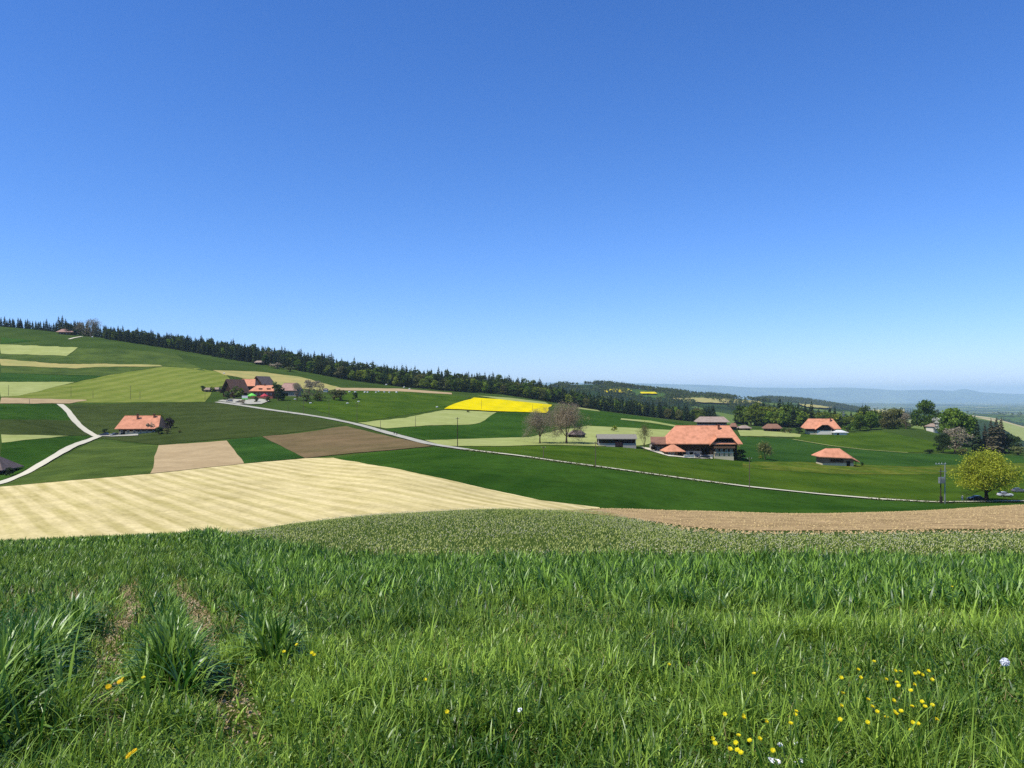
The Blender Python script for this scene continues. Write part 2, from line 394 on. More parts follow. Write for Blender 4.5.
B = lambda u, Y: (u, None, Y)
fl = [
 # left hillside, from the ridge down
 ('meadow_field', [(0,337.5),(40,341),(0,344)], 'dark_crop', .10, 'darker green wedge of meadow high on the left hillside'),
 ('crop_field', [(0,344.4),(77,347.6),(68,356),(0,354)], 'light', .16, 'upper pale green strip field on the left hillside'),
 ('crop_field', [(0,354.3),(68,356.3),(77,348),(170,352),(205,371),(160,365),(100,363.7),(60,364),(0,358.8)], 'mid', .10, 'mid green field around the upper pale strip'),
 ('stubble_field', [(0,359),(60,364.2),(100,364),(160,365),(161,366.6),(95,367),(75,368.5),(0,365.6)], 'tan_light', .16, 'long thin tan strip curving across the left hillside'),
 ('crop_field', [(0,365.8),(75,368.7),(95,367.2),(161,366.8),(130,371.5),(105,376),(0,373)], 'mid', .12, 'green field below the long tan strip'),
 ('crop_field', [(0,373),(60,375),(105,376),(75,382),(0,381.6)], 'dark_crop_b', .12, 'dark green wedge field below the tan strip on the left'),
 ('crop_field', [(0,382),(75,382.2),(45,389.5),(20,396),(0,397)], 'light', .14, 'lower pale green field at the left picture edge'),
 ('mown_meadow', [(0,397.5),(20,396),(45,389.7),(75,382.6),(105,376),(130,371.7),(162,367),(195,368),(224,373),(232,381),(213,390),(205,402),(60,403),(90,400)], 'striped', .10, 'mown meadow with curved pale swaths left of the upper farm'),
 ('soil_field', [(0,398),(87,400),(88,400.7),(68,403.8),(0,403.8)], 'tan_soil', .2, 'thin tan soil strip above the white track'),
 ('crop_field', [(0,404.2),(58,404.2),(66,411),(72,420.5),(0,419.5)], 'dark_crop', .12, 'dark green field left of the upper track'),
 ('meadow_field', [(0,419.5),(72,420.5),(78,427),(90,435),(84,436),(0,435)], 'olive', .12, 'olive meadow left of the track bend'),
 ('crop_field', [(0,434.8),(68,436),(0,443.2)], 'light', .16, 'thin pale green sliver at the left edge above the small barn'),
 ('crop_field', [(0,443.2),(68,436.3),(92,436),(86,440),(60,450),(30,468),(0,482)], 'dark_crop', .12, 'dark green field behind the small barn'),
 ('meadow_field', [(67,405),(215,402.3),(245,407.5),(300,415.5),(345,425),(300,432),(262,437),(225,439),(157,445),(96,438),(82,425),(74,415)], 'olive', .12, 'dark olive meadow around the lone farmhouse'),
 ('meadow_field', [(0,487),(0,485),(45,466),(95,441),(157,446),(152,474)], 'mid', .14, 'green meadow between the track and the mown hayfield'),
 ('soil_field', [(157,446),(228,441),(244,464),(152,474)], 'tan_soil', .2, 'pale tan soil square in the middle left'),
 ('crop_field', [(228,440),(262,437),(305,458),(244,464)], 'dark_crop_b', .16, 'green strip between the tan square and the brown field'),
 ('soil_field', [(263,437),(300,433.5),(345,426.5),(385,436),(432,446.5),(400,449.5),(360,453),(305,458.5)], 'brown', .2, 'brown soil field below the farm road'),
 ('crop_field', [(333,458.5),(375,452.5),(432,447.5),(480,453),(560,463.8),(600,468.6),(680,479.8),(750,488.8),(820,495.8),(880,501),(955,504.5),(1024,503),B(1120,190),B(1120,100),B(740,100),B(600,105),B(560,115),(540,501.5),(480,488),(400,470)], 'dark_crop', .14, 'large dark green crop field below the long road'),
 ('hay_field', [(0,487.4),(152,474.4),(244,464.3),(305,458.8),(333,458.4),(400,470),(480,488),(540,501),(600,508.2),B(620,110),B(560,76),B(400,74),B(200,72),B(0,68),B(-90,68),B(-90,205)], 'hay', .18, 'mown golden hayfield striped with swaths'),
 # centre
 ('meadow_field', [(300,405),(330,400),(345,391),(400,391.5),(450,394.5),(470,398),(443,409),(400,416),(358,422.5),(345,419.5)], 'bright', .12, 'green pasture below the ridge wood'),
 ('soil_field', [(336,388),(400,388.8),(452,393),(452,394.6),(400,391.6),(336,390.4)], 'tan_soil', .2, 'thin tan soil strip below the ridge wood'),
 ('stubble_field', [(213,370.3),(256,371.6),(300,377),(322,383),(342,388),(325,391.5),(290,387),(225,375)], 'tan_light', .16, 'pale tan field directly behind the upper farm'),
 ('crop_field', [(358,423),(405,418),(445,410),(497,412.3),(480,423),(470,425),(430,425.7),(385,428.8)], 'light', .16, 'pale green field below the yellow rapeseed'),
 ('crop_field', [(385,429),(430,426),(470,425.2),(480,423.2),(497,412.4),(550,413),(575,407.5),(600,411),(645,417.5),(690,425),(700,432),(672,430),(588,426),(540,437),(425,440.3),(400,434.5)], 'dark_crop', .12, 'dark green field right of the yellow rapeseed'),
 ('crop_field', [(425,440.6),(530,437.3),(560,430),(588,426),(672,430.2),(672,440),(640,446),(600,446.5),(545,445),(500,446.5),(445,446.5)], 'light', .16, 'pale green field behind the two bare trees'),
 ('rapeseed_field', [(443,409.4),(460,402.5),(475,398.3),(500,400),(552,405.5),(547,413.6),(500,412)], 'rape', .5, 'bright yellow rapeseed field in flower'),
 ('crop_field', [(476,395.6),(510,398),(545,402.3),(548,404.5),(500,399.6)], 'light_b', .2, 'thin pale strip above the yellow rapeseed'),
 ('crop_field', [(578,407.5),(598,410.4),(600,411.8),(578,409)], 'light_b', .25, 'short pale strip in front of the wood'),
 ('crop_field', [(621,418.6),(650,421),(684,427),(684,428.4),(650,423),(621,420)], 'light_b', .25, 'thin pale strip behind the big farmhouse'),
 ('meadow_field', [(447,447),(500,447),(545,445.5),(600,447),(640,448),(672,446),(700,447),(745,461),(830,466),(940,470),(1024,472),B(1100,330),B(1100,215),(1024,500),(940,501.5),(880,498.5),(820,493.5),(750,486.5),(680,477.5),(600,466.5),(520,455.5)], 'bright', .10, 'bright meadow between the road and the big farmhouse'),
 ('meadow_field', [(742,462.5),(800,462),(905,467),(1024,463),B(1100,340),(1024,472),(905,475),(830,474),(742,468)], 'yellowish', .16, 'flowery yellowish strip beside the small open barn'),
 ('crop_field', [(738,436.5),(790,439.2),(830,447),(862,450),(905,453.5),(960,455),(1024,456),(1024,463),(905,467),(830,463),(742,462)], 'dark_crop_b', .13, 'dark green field behind the small open barn'),
 ('meadow_field', [(793,438.5),(800,434.5),(850,433.5),(882,431.5),(930,441),(960,451.5),(905,452.5),(862,449),(830,445.5)], 'bright', .13, 'green pasture below the grassy knoll'),
 ('soil_field', [(738,430.6),(770,430.2),(802,434.8),(800,437.4),(740,436.2)], 'light_b', .22, 'pale strip behind the big farmhouse on the right'),
 # foreground rise
 ('soil_field', [(560,510.6),(600,509.4),(640,509.8),B(700,90),B(860,90),B(1024,90),B(1150,90),B(1150,33),(1024,529),(850,530.5),(750,531),(690,527),(640,519.5)], 'soil_near', .02, 'tilled brown soil strip across the near rise'),
]
for n_, p_, m_, h_, l_ in fl: field(n_, p_, M[m_], h_, l_)

track('road', [(217,402.3),(245,406.3),(270,410.2),(300,414.3),(330,419),(360,425.3),(400,436.8),(430,444.6),(470,450.6)], 4.2, M['asphalt'], .3, 'pale road running down from the upper farm')
road_line = track('road', [(468,450.4),(520,456.4),(560,462.2),(600,467.4),(680,478.6),(750,487.6),(820,494.8),(880,499.8),(935,502.8),(1000,502),(1060,501)], 2.2, M['road'], .3, 'narrow pale road along the foot of the bright meadow')
track('path', [(60,404.6),(68,411),(73,419),(80,426.5),(88,432.5),(97,437.2)], 3.6, M['road'], .3, 'white gravel path winding down to the lone farmhouse', 2)
track('path', [(101,435.6),(92,439.6),(72,446.8),(45,462.6),(25,474.5),(0,484.3),(-60,498)], 3.0, M['road'], .32, 'white gravel path running to the small barn at the left edge', 2)
track('path', [(793,439.7),(830,446),(862,449.8),(908,453.2)], 2.5, M['light_b'], .3, 'thin pale path below the grassy knoll')
track('path', [(69,339.4),(75,337.8),(82,336.8)], 3, M['road'], .3, 'short pale path by the hilltop house')
field('yard', [(640,447.5),(655,449.5),(664,451),(664,455),(690,456),(712,456),(712,459.5),(690,459),(668,456.8),(650,451.5)], M['road'], .35, 'pale farmyard in front of the big farmhouse')
field('yard', [(217,401),(232,399.5),(262,399.5),(270,401),(262,404.5),(240,404.6)], M['asphalt'], .35, 'grey yard of the upper farm')
field('yard', [(96,436.8),(108,434.4),(138,434.6),(138,436),(112,437.2)], M['asphalt'], .35, 'small yard of the lone farmhouse')

# ------------------------------------------------------------------ far mountains
def ridge(name, us_, vs_, Y, depth, mat, label, seed, amp):
    amp *= 2.2; r = np.random.RandomState(seed); n = 700; u = np.linspace(us_[0], us_[-1], n); v = pchip(us_, vs_, u)
    f = np.zeros(n)
    for k in (3, 7, 13, 29, 61): f += np.sin(np.linspace(0, 2*math.pi*k, n)+r.rand()*6)/k*3
    v = v + f*amp
    V = []; rows = 26
    for j in range(rows):
        t = j/(rows-1)*2-1; yy = Y+t*depth; prof_ = (1-abs(t))**1.15
        nn = sum(np.sin(u*k+j*.9*k2+r.rand()*6)*a for k, k2, a in ((.035, 1, .1), (.09, 1.7, .06), (.21, 2.3, .035)))
        x = (u-512)/F*yy; base = zfun(x, np.full(n, min(yy, 58000.)))-30; top = zv(v, Y)
        V.append(np.column_stack([x, np.full(n, yy), base+(top-base)*prof_*(1+nn*(1-prof_)*1.5)]))
    V = np.concatenate(V); I = np.arange(rows-1)[:, None]*n+np.arange(n-1)[None, :]
    f = np.stack([I, I+1, I+n+1, I+n], -1).reshape(-1, 4)
    return tag(link(name, np_mesh(name, V, f, mat, smooth=True)), label, None, None, 'structure')
fm = NT('mountain_forest'); g_ = fm.n('ShaderNodeNewGeometry'); n_ = fm.noise((g_, 0), .0009, 6, .65)
fm.principled((fm.ramp(n_, 0, [(.42, alb(36,58,42)), (.58, alb(70,96,62)), (.7, alb(110,120,90))]), 0), .95, .05)
ridge('mountains', [-300,400,620,672,720,760,800,840,870,900,930,955,962,985,1024,1200,1500], [384,382,382,383,384.8,387,387,386.7,387.8,389.8,389.3,390.4,388.6,392.4,394,394.5,396], 36000, 5000, fm.m, 'blue mountain range along the horizon', 3, .12)
ridge('hills', [500,760,866,900,950,1000,1024,1300], [406,404,403,404,404.5,406,406.5,405], 17000, 2500, fm.m, 'low blue hills in front of the mountains', 5, .2)
# ------------------------------------------------------------------ vegetation
M['bark'] = plain('bark', (96,80,64), .95, .05, vary=.3, scale=3)
M['bark_dark'] = plain('dark_bark', (62,52,42), .95, .05, vary=.3, scale=3)
M['spruce'] = foliage('spruce_needles', (22,42,24), (54,78,40), .1)
M['leaf_mid'] = foliage('mid_leaves', (60,92,28), (108,138,48), .3)
M['leaf_bright'] = foliage('bright_leaves', (92,130,38), (150,174,62), .3)
M['leaf_dark'] = foliage('dark_leaves', (36,60,28), (62,92,40), .25)
M['leaf_yellow'] = foliage('yellow_green_leaves', (134,160,34), (208,220,80), .45, objrand=False)
M['leaf_purple'] = foliage('purple_leaves', (38,22,26), (60,36,36), .15)
M['leaf_olive'] = foliage('olive_leaves', (92,100,50), (130,132,74), .3)
M['bud'] = foliage('reddish_buds', (150,134,108), (196,178,146), .2, objrand=False)
M['bud_grey'] = foliage('grey_buds', (138,126,104), (180,168,140), .2, objrand=False)
M['blossom'] = foliage('pale_blossom', (190,196,190), (225,228,220), .2, objrand=False)

def quads(C, size, r, flat=0.0, up=0.0):
    """leaf faces at centres C, random directions"""
    n = len(C); a = r.normal(size=(n, 3)); a /= np.linalg.norm(a, axis=1)[:, None]
    b = r.normal(size=(n, 3)); b[:, 2] *= (1-flat)
    b -= a*(a*b).sum(1)[:, None]; b /= np.linalg.norm(b, axis=1)[:, None]+1e-9
    s = size*(.6+.8*r.rand(n))[:, None]; h = s*(.5+.35*r.rand(n))[:, None]
    v = np.stack([C-a*s-b*h*.2, C+b*h, C+a*s+b*h*.1, C-b*h], 1).reshape(-1, 3)
    return v, np.arange(n*4).reshape(-1, 4)

def crown_pts(r, H, W, base, nclump, n, kind='round'):
    """points spread through clumps that together make an uneven crown"""
    cl = []
    for i in range(nclump):
        t = r.rand()**.8; ph = r.rand()*2*math.pi
        z = base+(H-base)*(.10+.80*t)
        if kind == 'round': rr = W/2*math.sqrt(max(0.05, 1-((t-.45)/.62)**2))
        elif kind == 'umbrella': rr = W/2*math.sqrt(max(0.05, 1-((t-.35)/.72)**2))
        else: rr = W/2*(1.05-t)
        q = rr*(.25+.55*math.sqrt(r.rand()))
        cr = W*(.15+.10*r.rand())
        cl.append((q*math.cos(ph), q*math.sin(ph), z-cr*.3, cr))
    cl.append((0, 0, base+(H-base)*.55, W*.25))
    cl = np.array(cl); w = cl[:, 3]**2; k = r.choice(len(cl), n, p=w/w.sum())
    d = r.normal(size=(n, 3)); d /= np.linalg.norm(d, axis=1)[:, None]
    d[:, 2] = np.where(d[:, 2] < -.3, -d[:, 2]*.4, d[:, 2])
    rad_ = cl[k, 3]*(.45+.6*r.rand(n)**.6)
    return cl[k, :3]+d*rad_[:, None]*np.array([1, 1, .8])

def tube_np(segs, n=5):
    """segs: (p0, p1, r0, r1) list -> vertices and faces"""
    S = np.array([(*a, *b, c, d) for a, b, c, d in segs]); p0, p1 = S[:, :3], S[:, 3:6]
    d = p1-p0; d /= np.linalg.norm(d, axis=1)[:, None]+1e-9
    ref = np.where(np.abs(d[:, 2:3]) > .9, np.array([[1., 0, 0]]), np.array([[0, 0, 1.]]))
    a = np.cross(d, ref); a /= np.linalg.norm(a, axis=1)[:, None]; b = np.cross(d, a)
    V = []
    for p, rr in ((p0, S[:, 6]), (p1, S[:, 7])):
        for k in range(n):
            t = 2*math.pi*k/n; V.append(p+(a*math.cos(t)+b*math.sin(t))*rr[:, None])
    V = np.stack(V, 1); m = len(S); base = np.arange(m)[:, None]*2*n
    F_ = np.concatenate([np.concatenate([base+k, base+(k+1) % n, base+n+(k+1) % n, base+n+k], 1) for k in range(n)])
    return V.reshape(-1, 3), F_

def branches(r, H, W, trunk_h, r0, levels=5, spread=.55, kids=3, up=.25, base_n=6):
    """trunk, limbs and twigs that fill a crown H tall and W wide; returns trunk, limbs, twig tips"""
    trunk = []; limbs = []; tips = []
    p = np.array([0., 0, -.3]); d = np.array([0, 0, 1.]); k = 5
    for i in range(k):
        q = p+d*(trunk_h+.3)/k; trunk.append((p, q, r0*(1.25-.12*i if i else 1.5), r0*(1.13-.12*i))); p = q
        d = d+r.normal(size=3)*.05; d /= np.linalg.norm(d)
    def grow(p, d, L, rad0, lv):
        q = p; dd = d.copy(); nseg = 3 if lv < 3 else 2; rr = rad0
        for i in range(nseg):
            dd = dd+r.normal(size=3)*.13+np.array([0, 0, up*.25]); dd /= np.linalg.norm(dd)
            q2 = q+dd*L/nseg; r2 = rr*.84; limbs.append((q, q2, rr, r2)); q = q2; rr = r2
            if lv >= 2 and r.rand() < .7 and lv < levels:
                e = dd+r.normal(size=3)*spread; e /= np.linalg.norm(e); grow(q, e, L*.55, rr*.5, lv+1)
        if lv >= levels: tips.append(q); return
        for j in range(kids if lv < levels-1 else 2):
            e = dd+r.normal(size=3)*spread; e[2] += up*.3; e /= np.linalg.norm(e)
            grow(q, e, L*(.72+.15*r.rand()), rr*.68, lv+1)
    L0 = (H-trunk_h)*.36
    for j in range(base_n):
        ph = 2*math.pi*j/base_n+r.rand()*.6; tilt = .35+.75*r.rand() if j else .1
        tilt *= min(1.25, W/H)
        e = np.array([math.cos(ph)*math.sin(tilt), math.sin(ph)*math.sin(tilt), math.cos(tilt)])
        grow(p-np.array([0, 0, trunk_h*.25*r.rand()]), e, L0*(.85+.3*r.rand()), r0*.55, 1)
    # fit the crown to its size
    T = np.array(tips); sx = W/2/np.percentile(np.hypot(T[:, 0], T[:, 1]), 97); sz = (H-trunk_h)/(np.percentile(T[:, 2], 99.5)-trunk_h)
    def fit(q): 
        t = min(1, max(0, (q[2]-trunk_h*.5)/(trunk_h*.5+1e-6))); k = 1+(sx-1)*t
        return np.array([q[0]*k, q[1]*k, trunk_h+(q[2]-trunk_h)*sz if q[2] > trunk_h else q[2]])
    limbs = [(fit(a), fit(b), c, d) for a, b, c, d in limbs]; tips = np.array([fit(t) for t in tips])
    return trunk, limbs, tips

def tree_single_mesh(name, seed, H, W, base, mat, bark, n=1300, leaf=.62, nclump=20, kind='round'):
    r = np.random.RandomState(seed)
    C = crown_pts(r, H, W, base, nclump, n, kind); v, f = quads(C, leaf, r)
    segs = [((0, 0, -.5), (0, 0, base), .32, .26), ((0, 0, base), (.2, .1, H*.75), .26, .08)]
    for i in range(5):
        ph = r.rand()*6.28; z = base*(.8+.5*r.rand()); segs.append(((0, 0, z), (math.cos(ph)*W*.28, math.sin(ph)*W*.28, z+(H-z)*.5), .14, .04))
    tv, tf = tube_np(segs)
    return np_mesh(name, np.concatenate([v, tv]), [f, tf+len(v)], [mat, bark], midx=[0]*len(f)+[1]*len(tf))

def spruce_arrays(seed, H, W, levels=15, per=11, first=.08):
    r = np.random.RandomState(seed); V = []; Fc = []
    n = 0
    for i in range(levels):
        t = i/(levels-1); z = H*(first+(1-first)*t**.95); R = W/2*(1-t)**.62*(.8+.35*r.rand())+.25
        for j in range(max(5, int(per*(1-.4*t)))):
            ph = 2*math.pi*(j+r.rand()*.8)/per*(1/(1-.4*t)) ; q = R*(.7+.45*r.rand()); dz = -q*(.25+.25*r.rand()); w = q*.34+.2
            c, s = math.cos(ph), math.sin(ph); zj = z+r.normal()*.25
            p = [(c*.05, s*.05, zj+.25), (c*q*.55-s*w, s*q*.55+c*w, zj+dz*.45), (c*q, s*q, zj+dz), (c*q*.55+s*w, s*q*.55-c*w, zj+dz*.45)]
            V += p; Fc.append((n, n+1, n+2, n+3)); n += 4
            p = [(c*q*.2, s*q*.2, zj+.1), (c*q*.6, s*q*.6, zj+dz*.4), (c*q*.85, s*q*.85, zj+dz-.35-.04*q), (c*q*.4, s*q*.4, zj+dz*.5-.5)]
            V += p; Fc.append((n, n+1, n+2, n+3)); n += 4
    V += [(-.3, 0, H*.92), (.3, 0, H*.92), (0, 0, H*1.01), (0, .3, H*.92)]; Fc.append((n, n+1, n+2, n+3))
    return np.array(V), np.array(Fc)

def spruce_mesh(name, seed, H, W, mat, **k):
    v, f = spruce_arrays(seed, H, W, **k); tv, tf = tube_np([((0, 0, -.5), (0, 0, H*.5), .28, .17), ((0, 0, H*.5), (0, 0, H*.97), .17, .03)])
    return np_mesh(name, np.concatenate([v, tv]), [f, tf+len(v)], [mat, M['bark_dark']], midx=[0]*len(f)+[1]*len(tf))

SP = [spruce_mesh('spruce_%s' % w_, 20+i, H, W, M['spruce']) for i, (w_, H, W) in enumerate((('slim', 20.5, 8.6), ('broad', 19.5, 10.6), ('tall', 21.5, 9.6), ('short', 18, 8.6)))]
DE = [tree_single_mesh('broadleaf', 40, 18, 12, 2.2, M['leaf_mid'], M['bark']),
      tree_single_mesh('broadleaf', 41, 16, 11, 1.8, M['leaf_bright'], M['bark']),
      tree_single_mesh('broadleaf', 42, 20, 11, 2.0, M['leaf_dark'], M['bark']),
      tree_single_mesh('broadleaf', 43, 15, 9, 1.5, M['leaf_mid'], M['bark']),
      tree_single_mesh('broadleaf', 44, 17, 13, 2.0, M['leaf_olive'], M['bark'])]

# --- the woods: the trees that show one by one, and the mass behind them
def wood_tree(name, me, p, sc_, group, label, cat='tree'):
    o = link(name, me, None, p, rs.rand()*6.28); o.scale = (sc_*(.9+.2*rs.rand()), sc_*(.9+.2*rs.rand()), sc_*(.93+.16*rs.rand()))
    return tag(o, label, cat, group)

RW = lambda u: float(np.interp(u, [0, 20, 100, 170, 223, 287, 349, 400, 450, 500, 560, 620, 680, 716], [326, 327, 338.5, 349, 358.5, 369, 380.5, 387, 391.5, 394.5, 403.5, 412.5, 419.5, 421]))
def edgeY(u, base):
    y = cast(u, base(u)-.2, 0, 500).y
    return y if y < 940 else float(np.interp(u, [560, 650, 716, 737, 800, 905], [820, 830, 800, 760, 745, 700]))
def wood(u0, u1, base, step, depths, dec, sgroup, dgroup, slabel, dlabel, smax, dmax, scale=1.0, mass=True, hfun=None, pick=(0, 1, 2, 3, 4)):
    ns = nd = 0; extra = []
    for row, dy in enumerate(depths):
        u = u0+rs.rand()*step
        while u < u1:
            Y = edgeY(u, base)+dy+rs.rand()*7; p = ground(u, Y)
            d = rs.rand() < dec(u)*(1.0 if row < 2 else .45)
            s_ = scale*(.84+.22*rs.rand())*(hfun(u) if hfun else 1)*(.95 if row else .82)
            if d and nd < dmax: wood_tree('broadleaf_tree', DE[pick[rs.randint(len(pick))]] if rs.rand() < .65 else DE[rs.randint(2)], p, s_, dgroup, dlabel); nd += 1
            elif not d and ns < smax: wood_tree('spruce_tree', SP[rs.randint(4)], p, s_, sgroup, slabel); ns += 1
            else: extra.append((p, s_, d))
            u += step*(.6+.8*rs.rand())*(1.0 if row < 3 else 1.15)
    return extra
def arrays_of(me):
    v = np.zeros(len(me.vertices)*3, np.float32); me.vertices.foreach_get('co', v); v = v.reshape(-1, 3)
    f = [tuple(p.vertices) for p in me.polygons]; mi = np.zeros(len(me.polygons), np.int32); me.polygons.foreach_get('material_index', mi)
    return v, np.array([q for q, m in zip(f, mi) if m == 0], np.int32)
spA = [arrays_of(m) for m in SP]; deA = [arrays_of(m) for m in DE]
def farmesh(seed, H, W, b):
    r = np.random.RandomState(seed); v, f = quads(crown_pts(r, H, W, b, 7, 70), 1.9, r); return v, f
farD = [farmesh(300+i, 17, 13, 1) for i in range(4)]; farS = [spruce_arrays(320+i, 20, 8.5, levels=7, per=7, first=.1) for i in range(3)]
def mass(name, items, label, thin=1.0, fara=False):
    V = []; F0 = []; F1 = []; n = 0
    for p, s_, d in items:
        v, f = (farD[rs.randint(4)] if d else farS[rs.randint(3)]) if fara else (deA[rs.randint(5)] if d else spA[rs.randint(4)])
        if thin < 1: f = f[rs.rand(len(f)) < thin]
        a = rs.rand()*6.28; c, s = math.cos(a), math.sin(a)
        w = np.column_stack([v[:, 0]*c-v[:, 1]*s, v[:, 0]*s+v[:, 1]*c, v[:, 2]])*s_+np.array(p)
        V.append(w); (F1 if d else F0).append(f+n); n += len(w)
    fs = [np.concatenate(x) for x in (F0, F1) if x]
    mi = ([0]*len(fs[0]) if F0 else [])+([1]*(len(fs[-1])) if F1 else [])
    mats = [M['spruce'], M['leaf_mid']]
    return tag(link(name, np_mesh(name, np.concatenate(V), fs, mats, midx=mi)), label, None, None, 'stuff')
ridge_h = lambda u: float(np.interp(u, [0, 60, 100, 200, 300, 430, 500, 560, 640, 716], [.75, .75, .7, .95, .98, 1.05, 1.0, 1.0, 1.0, .95]))
ex = wood(106, 716, RW, 5.2, (0, 9, 18, 28), lambda u: float(np.interp(u, [100, 250, 330, 420, 560, 716], [.1, .34, .55, .7, .6, .45])),
     'spruces of the wood along the ridge', 'broadleaved trees of the wood along the ridge', 'dark pointed spruce standing in the long wood on the ridge', 'fresh green broadleaved tree standing in the long wood on the ridge', 270, 200, .95, hfun=ridge_h)
# edge of a wood peeping over the crest at the far left
for i in range(24):
    u = 1+i*2.6+rs.rand()*1.5; p = ground(u, 955+rs.rand()*30)
    wood_tree('spruce_tree', SP[rs.randint(4)], p, .56+.22*rs.rand(), 'spruces peeping over the crest at the far left', 'dark spruce top peeping over the hill crest left of the hilltop house')
for i in range(24):
    u = 58+i*2.1+rs.rand()*1.5; p = ground(u, 930+rs.rand()*50)
    wood_tree('spruce_tree', SP[rs.randint(4)], p, .75+.3*rs.rand(), 'spruces behind the hilltop trees', 'dark spruce behind the bare trees and the house on the hilltop')
# right-hand wood
RB = lambda u: float(np.interp(u, [735, 750, 800, 870, 905], [422, 426, 428.5, 428.5, 424]))
ex2 = wood(737, 905, RB, 5.6, (0, 10, 20, 32), lambda u: .85, 'spruces of the right-hand wood', 'broadleaved trees of the right-hand wood',
     'dark spruce among broadleaved trees in the wood behind the right-hand farmhouses', 'round green broadleaved tree in the wood behind the right-hand farmhouses', 22, 150, 1.28, pick=(0, 1, 1, 3),
     hfun=lambda u: float(np.interp(u, [737, 775, 800, 870, 905], [.9, 1.05, 1.0, .78, .72])))
for (u0, u1, base, deps, dec, hf, sc_) in ((106, 716, RW, (38, 50, 64, 80, 100), .35, ridge_h, .98), (737, 905, RB, (46, 60, 78), .8, None, 1.2)):
    for dy in deps:
        for u in np.arange(u0, u1, 5.0):
            uu = u+rs.rand()*4; ex.append((ground(uu, edgeY(uu, base)+dy+rs.rand()*8), sc_*(.7+.4*rs.rand())*(hf(uu) if hf else .85), rs.rand() < dec))
mass('wood', ex+ex2, 'depth of the woods behind their front trees')
# far woods crowning the distant hills
far = []
for (u0, u1, Y0, Y1, n, s0) in ((546, 770, 2430, 2680, 1900, .95), (600, 770, 1950, 2300, 900, .9), (752, 868, 4200, 4700, 1300, 1.25), (560, 700, 2200, 2450, 420, .9), (715, 745, 1300, 1500, 70, .8), (1003, 1060, 760, 1100, 120, .9), (945, 1060, 1500, 1700, 90, .9), (860, 960, 2300, 2700, 130, 1.0), (870, 1024, 4000, 5500, 160, 1.3)):
    for i in range(n):
        u = u0+rs.rand()*(u1-u0); Y = Y0+rs.rand()*(Y1-Y0)
        if math.sin(u*.11+Y*.004)+math.sin(u*.043+2+Y*.011) < -.55 and Y0 < 4000: continue
        far.append((ground(u, Y), s0*(.55+.45*rs.rand()), rs.rand() < .6))
mass('far_wood', far, 'woods covering the distant hills', fara=True)

# rapeseed and pale fields on the far hills
field('rapeseed_field', [(604,391.6),(612,390.3),(628,390.2),(632,391.6),(628,393.6),(606,393.6)], M['rape'], 2.0, 'small yellow rapeseed field on the distant hill, left one', 3)
field('rapeseed_field', [(640,393.3),(655,393.3),(658,395.0),(641,394.8)], M['rape'], 2.0, 'small yellow rapeseed field on the distant hill, right one', 3)
field('crop_field', [(672,399.4),(700,399),(732,400.5),(760,402.5),(764,404.6),(735,405),(700,403.6),(676,401.5)], M['tan_light'], 2.0, 'pale yellow fields below the distant wooded hill', 3)
field('crop_field', [(797,404.8),(812,405.6),(833,408.2),(826,409.4),(806,408)], M['tan_light'], 2.0, 'pale field on the farther wooded hill', 3)
field('crop_field', [(868,410.5),(905,409.8),(905,413.5),(872,414)], M['tan_light'], 2.0, 'pale fields in the plain beyond the knoll', 3)
field('meadow_field', [(996,420.5),(1024,428.5),(1060,440),(1060,456),(1024,442),(1000,428)], M['light_b'], 1.0, 'pale slope falling away at the right edge', 3)

# --- single trees
def full_tree(name, seed, H, W, th, loc, leafmat, label, leafn=2500, leaf=.3, r0=.35, levels=5, kids=3, clump=None, barkm='bark', spread=.55, up=.25, group=None, base_n=6, kind='round', jitter=.5):
    r = np.random.RandomState(seed); root = empty(name, loc, rnd.random()*6, label=label, cat='tree', group=group)
    tr, li, tips = branches(r, H, W, th, r0, levels, spread, kids, up, base_n)
    v, f = tube_np(tr, 8); link('trunk', np_mesh('trunk', v, f, M[barkm], smooth=True), root)
    v, f = tube_np(li, 4); link('limbs', np_mesh('limbs', v, f, M[barkm], smooth=True), root)
    if leafn:
        if clump:
            C = crown_pts(r, H, W, th*1.45, clump, int(leafn*.5), kind); k = r.choice(len(tips), int(leafn*.5)); C = np.concatenate([C, tips[k]+r.normal(size=(len(k), 3))*jitter]); C = C[C[:, 2] > th*1.25+.12*np.abs(C[:, 0])]
        else: k = r.choice(len(tips), leafn); C = tips[k]+r.normal(size=(leafn, 3))*jitter
        v, f = quads(C, leaf, r); link('crown', np_mesh('crown', v, f, M[leafmat]), root)
    return root
full_tree('bare_tree', 3, 15.2, 16.6, 3.2, cast(540,443.6), 'bud_grey', 'smaller left one of two bare greyish trees beside the pale field', 15000, .12, .32, 6, 3)
full_tree('bare_tree', 5, 17.5, 18.5, 3.4, cast(566.5,443.8), 'bud', 'bigger right one of two bare reddish-tipped trees beside the pale field', 22000, .135, .45, 6, 3)
full_tree('maple_tree', 9, 14.4, 17.6, 3.0, ground(986.5, 226), 'leaf_yellow', 'big yellow-green round tree above the parked cars at the right edge', 19000, .23, .6, 5, 3, clump=26, barkm='bark_dark', kind='umbrella', jitter=.8, base_n=7)
full_tree('young_tree', 12, 11.5, 6.5, 2.0, cast(644,451), 'leaf_olive', 'thin half-leafed tree between the long shed and the big farmhouse', 900, .16, .16, 5, 3, spread=.4, up=.5)
full_tree('broadleaf_tree', 14, 7.5, 7.2, .9, cast(765,460), 'leaf_olive', 'pale willow-like small tree in the green field right of the big farmhouse', 1800, .22, .16, 4, 3)
full_tree('bare_tree', 16, 21, 22, 4, ground(91, 862), 'bud_grey', 'wide bare tree beside the hilltop house', 3000, .3, .5, 5, 3)
